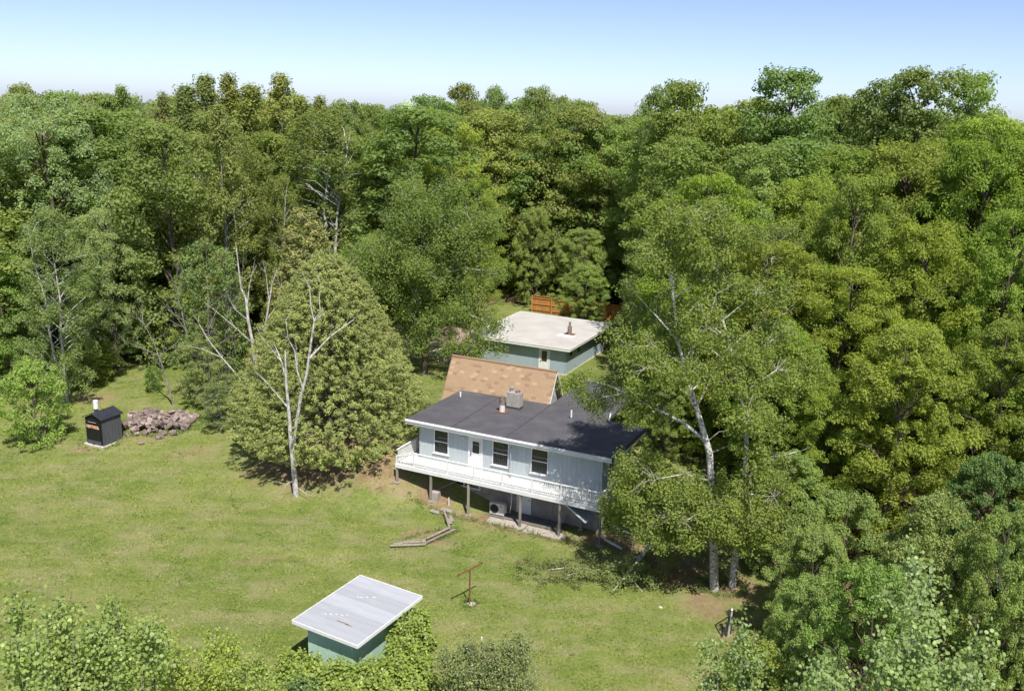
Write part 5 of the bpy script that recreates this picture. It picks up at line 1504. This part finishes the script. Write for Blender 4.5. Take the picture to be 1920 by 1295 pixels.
# ---- round-leaved aspens close to the camera
def near_aspen(name, label, x, y, h, rx, ry, depth, seed, n, leaf, tone, stems=5, cat='tree'):
    rg = random.Random(seed); rng = np.random.default_rng(seed)
    z0 = tz(x, y)
    t = thing(name, (x, y, z0), 0, label, cat)
    paths = []; tips = []
    for s in range(stems):
        dx, dy = rg.uniform(-rx, rx) * .95, rg.uniform(-ry, ry) * .9
        top = h * rg.uniform(.72, 1.0) * (1 - .12 * (abs(dx) / rx))
        q = [(dx * .25, dy * .25, -.2), (dx * .6, dy * .6, top * .4), (dx * .9, dy * .9, top * .72), (dx * 1.05 + rg.gauss(0, .1), dy * 1.05, top)]
        paths.append((q, [.09, .06, .035, .008]))
        for j in range(14):
            f = rg.uniform(max(.3, 1 - depth / h), .97) ; zz = top * f
            k = 0 if f < .4 else (1 if f < .72 else 2)
            fl = (0, .4, .72, 1)
            a = Vector(q[k]).lerp(Vector(q[k + 1]), (f - fl[k]) / (fl[k + 1] - fl[k]))
            d = Vector((rg.gauss(0, 1), rg.gauss(0, 1), rg.uniform(.2, .9))).normalized() * rg.uniform(.5, 1.5) * (1.35 - f) * 1.0
            paths.append(([tuple(a), tuple(a + d * .55), tuple(a + d + Vector((0, 0, .1)))], [.022, .014, .005]))
            tips.append((a, a + d))
        tips.append((Vector(q[2]), Vector(q[3])))
    obj('trunk', tube_mesh('trunk', paths, M['grey_bark'], 6), t)
    A = np.array([tuple(p[0]) for p in tips]); B = np.array([tuple(p[1]) for p in tips])
    i = rng.integers(0, len(A), n)
    f = rng.random((n, 1)) ** .7
    P = A[i] + (B[i] - A[i]) * f * 1.08 + rng.normal(size=(n, 3)) * .17
    N = unit(rng.normal(size=(n, 3)) * .75 + np.array((.1, -.45, .55)))
    tint = np.clip(.35 * rng.random(len(A))[i] + .65 * rng.random(n), 0, 1)
    V, F = round_leaves(rng, P, N, leaf)
    c = obj('crown', mesh_np('crown', V, F, M['gloss_leaf'], fattr=tint), t)
    c.color = (*tone, 1)
    return t
near_aspen('aspen_tree', 'silvery round-leaved aspen filling the bottom right corner', 9.9, 19.5, 15.6, 2.5, 1.8, 8.0, 401, 37000, .092, (.19, .262, .078), 22)
near_aspen('aspen_tree', 'lower round-leaved aspen top at the bottom edge, left of the bottom right one', 7.0, 21.5, 12.2, 1.5, 1.3, 5, 402, 13000, .084, (.185, .258, .075), 10)
near_aspen('aspen_tree', 'round-leaved aspen top in the bottom left corner', -11.2, 20.3, 13.1, 2.0, 1.4, 4.5, 403, 26000, .092, (.205, .272, .066), 20)
near_aspen('aspen_tree', 'thin aspen shoot at the left picture edge, bottom left', -12.9, 21.0, 13.7, .6, .6, 3.5, 404, 2200, .08, (.18, .25, .055), 3)
near_aspen('sapling', 'spindly sapling with a thin leader, right of the bottom left aspen', -10.9, 23.4, 12.3, .7, .7, 3.2, 405, 3800, .075, (.18, .25, .05), 3)
near_aspen('sapling', 'yellow-green sapling thicket between the bottom left aspen and the shed vines', -11.2, 27.5, 7.6, 1.7, 1.2, 3.6, 406, 9500, .085, (.22, .28, .045), 9)
near_aspen('sapling', 'low yellow-green sapling left of the shed vines', -9.8, 30.0, 4.6, 1.5, 1.1, 3.2, 407, 8500, .085, (.21, .275, .05), 9)
near_aspen('shrub', 'dusty dark green shrub at the bottom edge, right of the shed vines', -.7, 33.6, 3.5, 1.9, 1.4, 3.2, 408, 15000, .08, (.165, .205, .062), 20, 'shrub')

# ---- vine smothering the shed corner
def vine(name, label, blobs, n, leaf, tone, seed):
    rng = np.random.default_rng(seed)
    o = blobs[0][0]
    t = thing(name, (o[0], o[1], 0), 0, label, 'vine')
    w_ = np.array([b[1][0] * b[1][1] for b in blobs]); w_ = w_ / w_.sum()
    i = rng.choice(len(blobs), n, p=w_)
    c = np.array([b[0] for b in blobs])[i]; r = np.array([b[1] for b in blobs])[i]
    d = unit(rng.normal(size=(n, 3))); d[:, 2] = np.abs(d[:, 2]) * 1.0 - .12 * rng.random(n)
    th = np.arctan2(d[:, 1], d[:, 0])
    bumpy = 1 + .13 * np.sin(th * 5 + i) + .10 * np.sin(d[:, 2] * 9 + th * 3) + .08 * rng.normal(size=n)
    P = c + d * r * (bumpy * rng.uniform(.8, 1.03, n))[:, None] - np.array((o[0], o[1], 0))
    P[:, 2] = np.maximum(P[:, 2], .04)
    N = unit(d * .6 + np.array((0, -.25, .55)) + .5 * rng.normal(size=(n, 3)))
    tint = np.clip(.5 + .25 * np.sin(th * 7 + i * 2) + .3 * rng.normal(size=n), 0, 1)
    V, F = round_leaves(rng, P, N, leaf)
    cr = obj('foliage', mesh_np('foliage', V, F, M['gloss_leaf'], fattr=tint), t)
    cr.color = (*tone, 1)
    rg = random.Random(seed); ps = []
    for b in blobs:
        for _ in range(10):
            a = rg.uniform(0, 6.28); cc = Vector((b[0][0] - o[0], b[0][1] - o[1], 0))
            e = Vector((math.cos(a) * b[1][0] * .85, math.sin(a) * b[1][1] * .85, b[0][2] + b[1][2] * .45))
            ps.append(([tuple(cc + Vector((0, 0, -.05))), tuple(cc + e * .5 + Vector((0, 0, .3))), tuple(cc + e)], [.03, .02, .008]))
    obj('stems', tube_mesh('stems', ps, M['bark'], 5), t)['kind'] = 'stuff'
    return t
vine('vine', 'bright yellow-green vine mound heaped against the front of the mint shed',
     [((-7.1, 34.0, 0), (2.2, 1.25, 1.75)), ((-8.9, 34.7, 0), (1.3, 1.1, 1.75)), ((-5.2, 34.3, 0), (1.5, 1.2, 1.7)), ((-6.0, 33.2, 0), (2.0, 1.1, 1.6)), ((-3.9, 35.0, 0), (1.1, 1.2, 1.5))], 20000, .12, (.19, .25, .042), 501)
vine('vine', 'vine climbing the right wall of the mint shed up to the eave',
     [((-4.55, 36.9, 0), (.8, 1.0, 2.2)), ((-4.0, 38.0, 0), (.7, .8, 2.1)), ((-4.6, 35.6, 0), (1.0, .9, 1.9))], 8500, .115, (.185, .245, .044), 502)
vine('vine', 'darker bluish creeper at the lower left foot of the bright vine mound', [((-8.4, 33.2, 0), (1.1, .7, 1.6))], 2600, .09, (.115, .176, .046), 503)

# ---- fallen birch limb and its withering leaves
FL = [(9.51,47.0,3.2),(8.5,46.4,2.27),(7.56,45.6,1.35),(6.62,44.7,.58),(5.86,43.95,.06)]
fo = (7.5, 45.4, 0)
fb = thing('fallen_limb', fo, 0, 'broken white birch limb leaning down onto the lawn', 'branch')
q = rel([FL], fo)[0]
rg = random.Random(9)
sub = [([q[2], (q[2][0] - .9, q[2][1] + .1, .9), (q[2][0] - 2.2, q[2][1] + .5, .35)], [.04, .03, .012]),
       ([q[3], (q[3][0] + .4, q[3][1] - .3, .35), (q[3][0] + .8, q[3][1] - .9, .12)], [.03, .02, .01]),
       ([q[1], (q[1][0] - 1.2, q[1][1] + .5, 2.0), (q[1][0] - 2.4, q[1][1] + .6, 1.3)], [.04, .03, .012])]
obj('limb', tube_mesh('limb', [(q, [.12, .12, .10, .07, .025])], M['birch_bark'], 8), fb)
for s_ in sub: obj('side_branch', tube_mesh('side_branch', [s_], M['birch_bark'], 6), fb)
rng = np.random.default_rng(601)
cl = np.concatenate([np.array((-1.6, -.2, .5)) + rng.normal(size=(46, 3)) * np.array((1.3, .7, .25)), np.array((-.2, -.4, .8)) + rng.normal(size=(30, 3)) * np.array((.9, .6, .4)), np.array((.9, .6, 1.3)) + rng.normal(size=(26, 3)) * np.array((.8, .6, .5))])
cl[:, 2] = np.abs(cl[:, 2])
P, N, tint, idx = clump_leaves(rng, cl, np.tile((.42, .42, .28), (len(cl), 1)), 60)
P[:, 2] = np.maximum(P[:, 2], .03)
V, F = leaf_quads(rng, P, N, .12, .08)
o = obj('leaves', mesh_np('leaves', V, F, M['leaf'], fattr=tint), fb); o.color = (.19, .235, .075, 1)
# second broken branch lying on the grass
b2o = (3.4, 45.9, 0)
fb2 = thing('fallen_branch', b2o, 0, 'leafy broken branch lying flat on the lawn left of the leaning limb', 'branch')
obj('limb', tube_mesh('limb', [([(2.2, -.6, .35), (1.1, -.1, .3), (0, .15, .2), (-1.0, .1, .06)], [.05, .045, .035, .015]), ([(1.1, -.1, .3), (.4, -.5, .2), (-.5, -.8, .08)], [.03, .022, .01])], M['birch_bark'], 6), fb2)
cl = np.array((.0, -.1, .25)) + rng.normal(size=(60, 3)) * np.array((1.1, .75, .15)); cl[:, 2] = np.abs(cl[:, 2])
P, N, tint, idx = clump_leaves(rng, cl, np.tile((.35, .35, .2), (len(cl), 1)), 55)
P[:, 2] = np.maximum(P[:, 2], .03)
V, F = leaf_quads(rng, P, N, .11, .07)
o = obj('leaves', mesh_np('leaves', V, F, M['leaf'], fattr=tint), fb2); o.color = (0.203, 0.223, 0.081, 1)

# ---- ground cover under the trees, far wood, lawn grass
def undergrowth():
    rng = np.random.default_rng(701)
    n = 60000
    y = 30 + 90 * rng.random(n) ** .9; x = rng.uniform(-.72, .72, n) * y
    k = wood_mask(x, y) > .55
    k &= ~(((x - 24.8) / 4) ** 2 + ((y - 54.8) / 3) ** 2 < 1)
    patch = vnoise(x, y, .5, 4) + .5 * vnoise(x, y, 1.7, 9)
    k &= patch > -.35
    x, y, patch = x[k], y[k], patch[k]
    c = np.stack([x, y, terrain(x, y)], 1)
    per = 3
    i = np.repeat(np.arange(len(c)), per)
    P = c[i] + rng.normal(size=(len(i), 3)) * np.array((.45, .45, 0)) + np.array((0, 0, 1)) * (rng.random((len(i), 1)) ** 1.5) * (.5 + .9 * np.clip(patch[i], 0, 1))[:, None]
    N = unit(rng.normal(size=(len(i), 3)) * .6 + np.array((0, 0, .8)))
    V, F = leaf_quads(rng, P, N, .28, .2)
    o = obj('undergrowth', mesh_np('undergrowth', V, F, M['leaf'], fattr=rng.random(len(i))))
    o.color = (.14, .18, .05, 1)
    tag(o, 'low green undergrowth on the woodland floor', 'undergrowth', kind='stuff')
undergrowth()

def far_wood():
    rng = np.random.default_rng(702)
    n = 900
    y = 240 + 760 * rng.random(n); x = rng.uniform(-.66, .66, n) * y
    z = 2.6 + rng.uniform(15, 21, n)
    cl = []; rr = []
    for j in range(10):
        cl.append(np.stack([x + rng.normal(size=n) * 2.6, y + rng.normal(size=n) * 2.6, z - rng.random(n) * 9], 1))
    cl = np.concatenate(cl)
    r = rng.uniform(1.4, 2.8, len(cl))
    P, N, tint, idx = clump_leaves(rng, cl, np.stack([r, r, r * .7], 1), 14)
    V, F = leaf_quads(rng, P, N, 1.1, .8)
    o = obj('distant_wood', mesh_np('distant_wood', V, F, M['leaf'], fattr=tint))
    o.color = (.15, .19, .07, 1)
    tag(o, 'distant wooded horizon seen through gaps in the trees', 'wood', kind='stuff')
far_wood()

def grass():
    rng = np.random.default_rng(703)
    n = 190000
    y = 33 + 43 * rng.random(n); x = rng.uniform(-.66, .36, n) * y
    u = (x - HO[0]) * HU[0] + (y - HO[1]) * HU[1]; v = (x - HO[0]) * HV[0] + (y - HO[1]) * HV[1]
    bare = np.maximum.reduce([ell(x, y, e) for e in BARE])
    k = (wood_mask(x, y) < .5) & (bare + .3 * rng.random(n) < .5) & ~((u > -2) & (u < 14) & (v > -1.3) & (v < 15))
    k &= (vnoise(x, y, .8, 3) + vnoise(x, y, 2.3, 7) + rng.normal(size=n) * .5) > -.6
    x, y = x[k], y[k]; n = len(x)
    h = .03 + .045 * rng.random(n) + .05 * np.clip(vnoise(x, y, 1.1, 5), 0, 1)
    a = rng.uniform(0, 2 * PI, n); ln = rng.normal(size=(n, 2)) * .07
    z = terrain(x, y) - .01
    wv = .035 * rng.uniform(.6, 1.5, n)
    A = np.stack([x - np.cos(a) * wv, y - np.sin(a) * wv, z], 1); B = np.stack([x + np.cos(a) * wv, y + np.sin(a) * wv, z], 1)
    T_ = np.stack([x + ln[:, 0], y + ln[:, 1], z + h], 1)
    V = np.stack([A, B, T_], 1).reshape(-1, 3)
    o = obj('grass', mesh_np('grass', V, np.arange(3 * n).reshape(n, 3), ground_mat(True), fattr=rng.random(n)))
    tag(o, 'short mown grass of the lawn', 'grass', kind='stuff')
grass()

def weeds():
    rng = np.random.default_rng(704)
    pts = []
    def ring(x, y, rx, ry, n, ang=0):
        a = rng.uniform(0, 2 * PI, n); r = rng.uniform(.9, 1.18, n)
        px, py = rx * r * np.cos(a), ry * r * np.sin(a)
        c, s_ = math.cos(ang), math.sin(ang)
        pts.append(np.stack([x + px * c - py * s_, y + px * s_ + py * c], 1))
    ring(-6.8, 37.7, 2.1, 2.7, 260, R(-29)); ring(-29.9, 62.6, 1.6, 1.6, 60); ring(-26.6, 64.9, 3.2, 1.7, 420); ring(-1.8, 42.2, .35, .3, 40)
    ring(-4.7, 49.6, 1.9, .6, 120, R(35)); ring(11.9, 44.6, 1.1, .8, 130); ring(3.4, 45.9, 2.4, 1.2, 160); ring(-.7, 33.6, 2.2, 1.7, 200)
    t = rng.random(260); pts.append(np.stack([-5.75 + .908 * (t * 14) - .42 * 1.5 + rng.normal(size=260) * .25, 55.46 - .42 * (t * 14) - .908 * 1.5 + rng.normal(size=260) * .2], 1))
    n = 5200; y = 34 + 42 * rng.random(n); x = rng.uniform(-.66, .36, n) * y
    k = (vnoise(x, y, .45, 12) + vnoise(x, y, 1.3, 2)) > .75
    pts.append(np.stack([x[k], y[k]], 1))
    n = 6000; y = 30 + 52 * rng.random(n); x = rng.uniform(-.66, .5, n) * y; w_ = wood_mask(x, y); k = (w_ > .03) & (w_ < .7)
    pts.append(np.stack([x[k], y[k]], 1))
    c = np.concatenate(pts)
    u = (c[:, 0] - HO[0]) * HU[0] + (c[:, 1] - HO[1]) * HU[1]; v = (c[:, 0] - HO[0]) * HV[0] + (c[:, 1] - HO[1]) * HV[1]
    c = c[~((u > -1.4) & (u < 13.2) & (v > -1.2) & (v < 15))]
    per = 7; i = np.repeat(np.arange(len(c)), per)
    h = rng.uniform(.06, .26, len(c))[i]
    P = np.concatenate([c[i] + rng.normal(size=(len(i), 2)) * .10, (terrain(c[i, 0], c[i, 1]) + h * rng.random(len(i)))[:, None]], 1)
    N = unit(rng.normal(size=(len(i), 3)) * .6 + np.array((0, -.2, .8)))
    V, F = leaf_quads(rng, P, N, .13, .05)
    o = obj('weeds', mesh_np('weeds', V, F, M['leaf'], fattr=np.clip(.5 * rng.random(len(c))[i] + .5 * rng.random(len(i)), 0, 1)))
    o.color = (.165, .215, .06, 1)
    tag(o, 'scattered weeds and taller tufts in the lawn and around its edges', 'weeds', kind='stuff')
weeds()
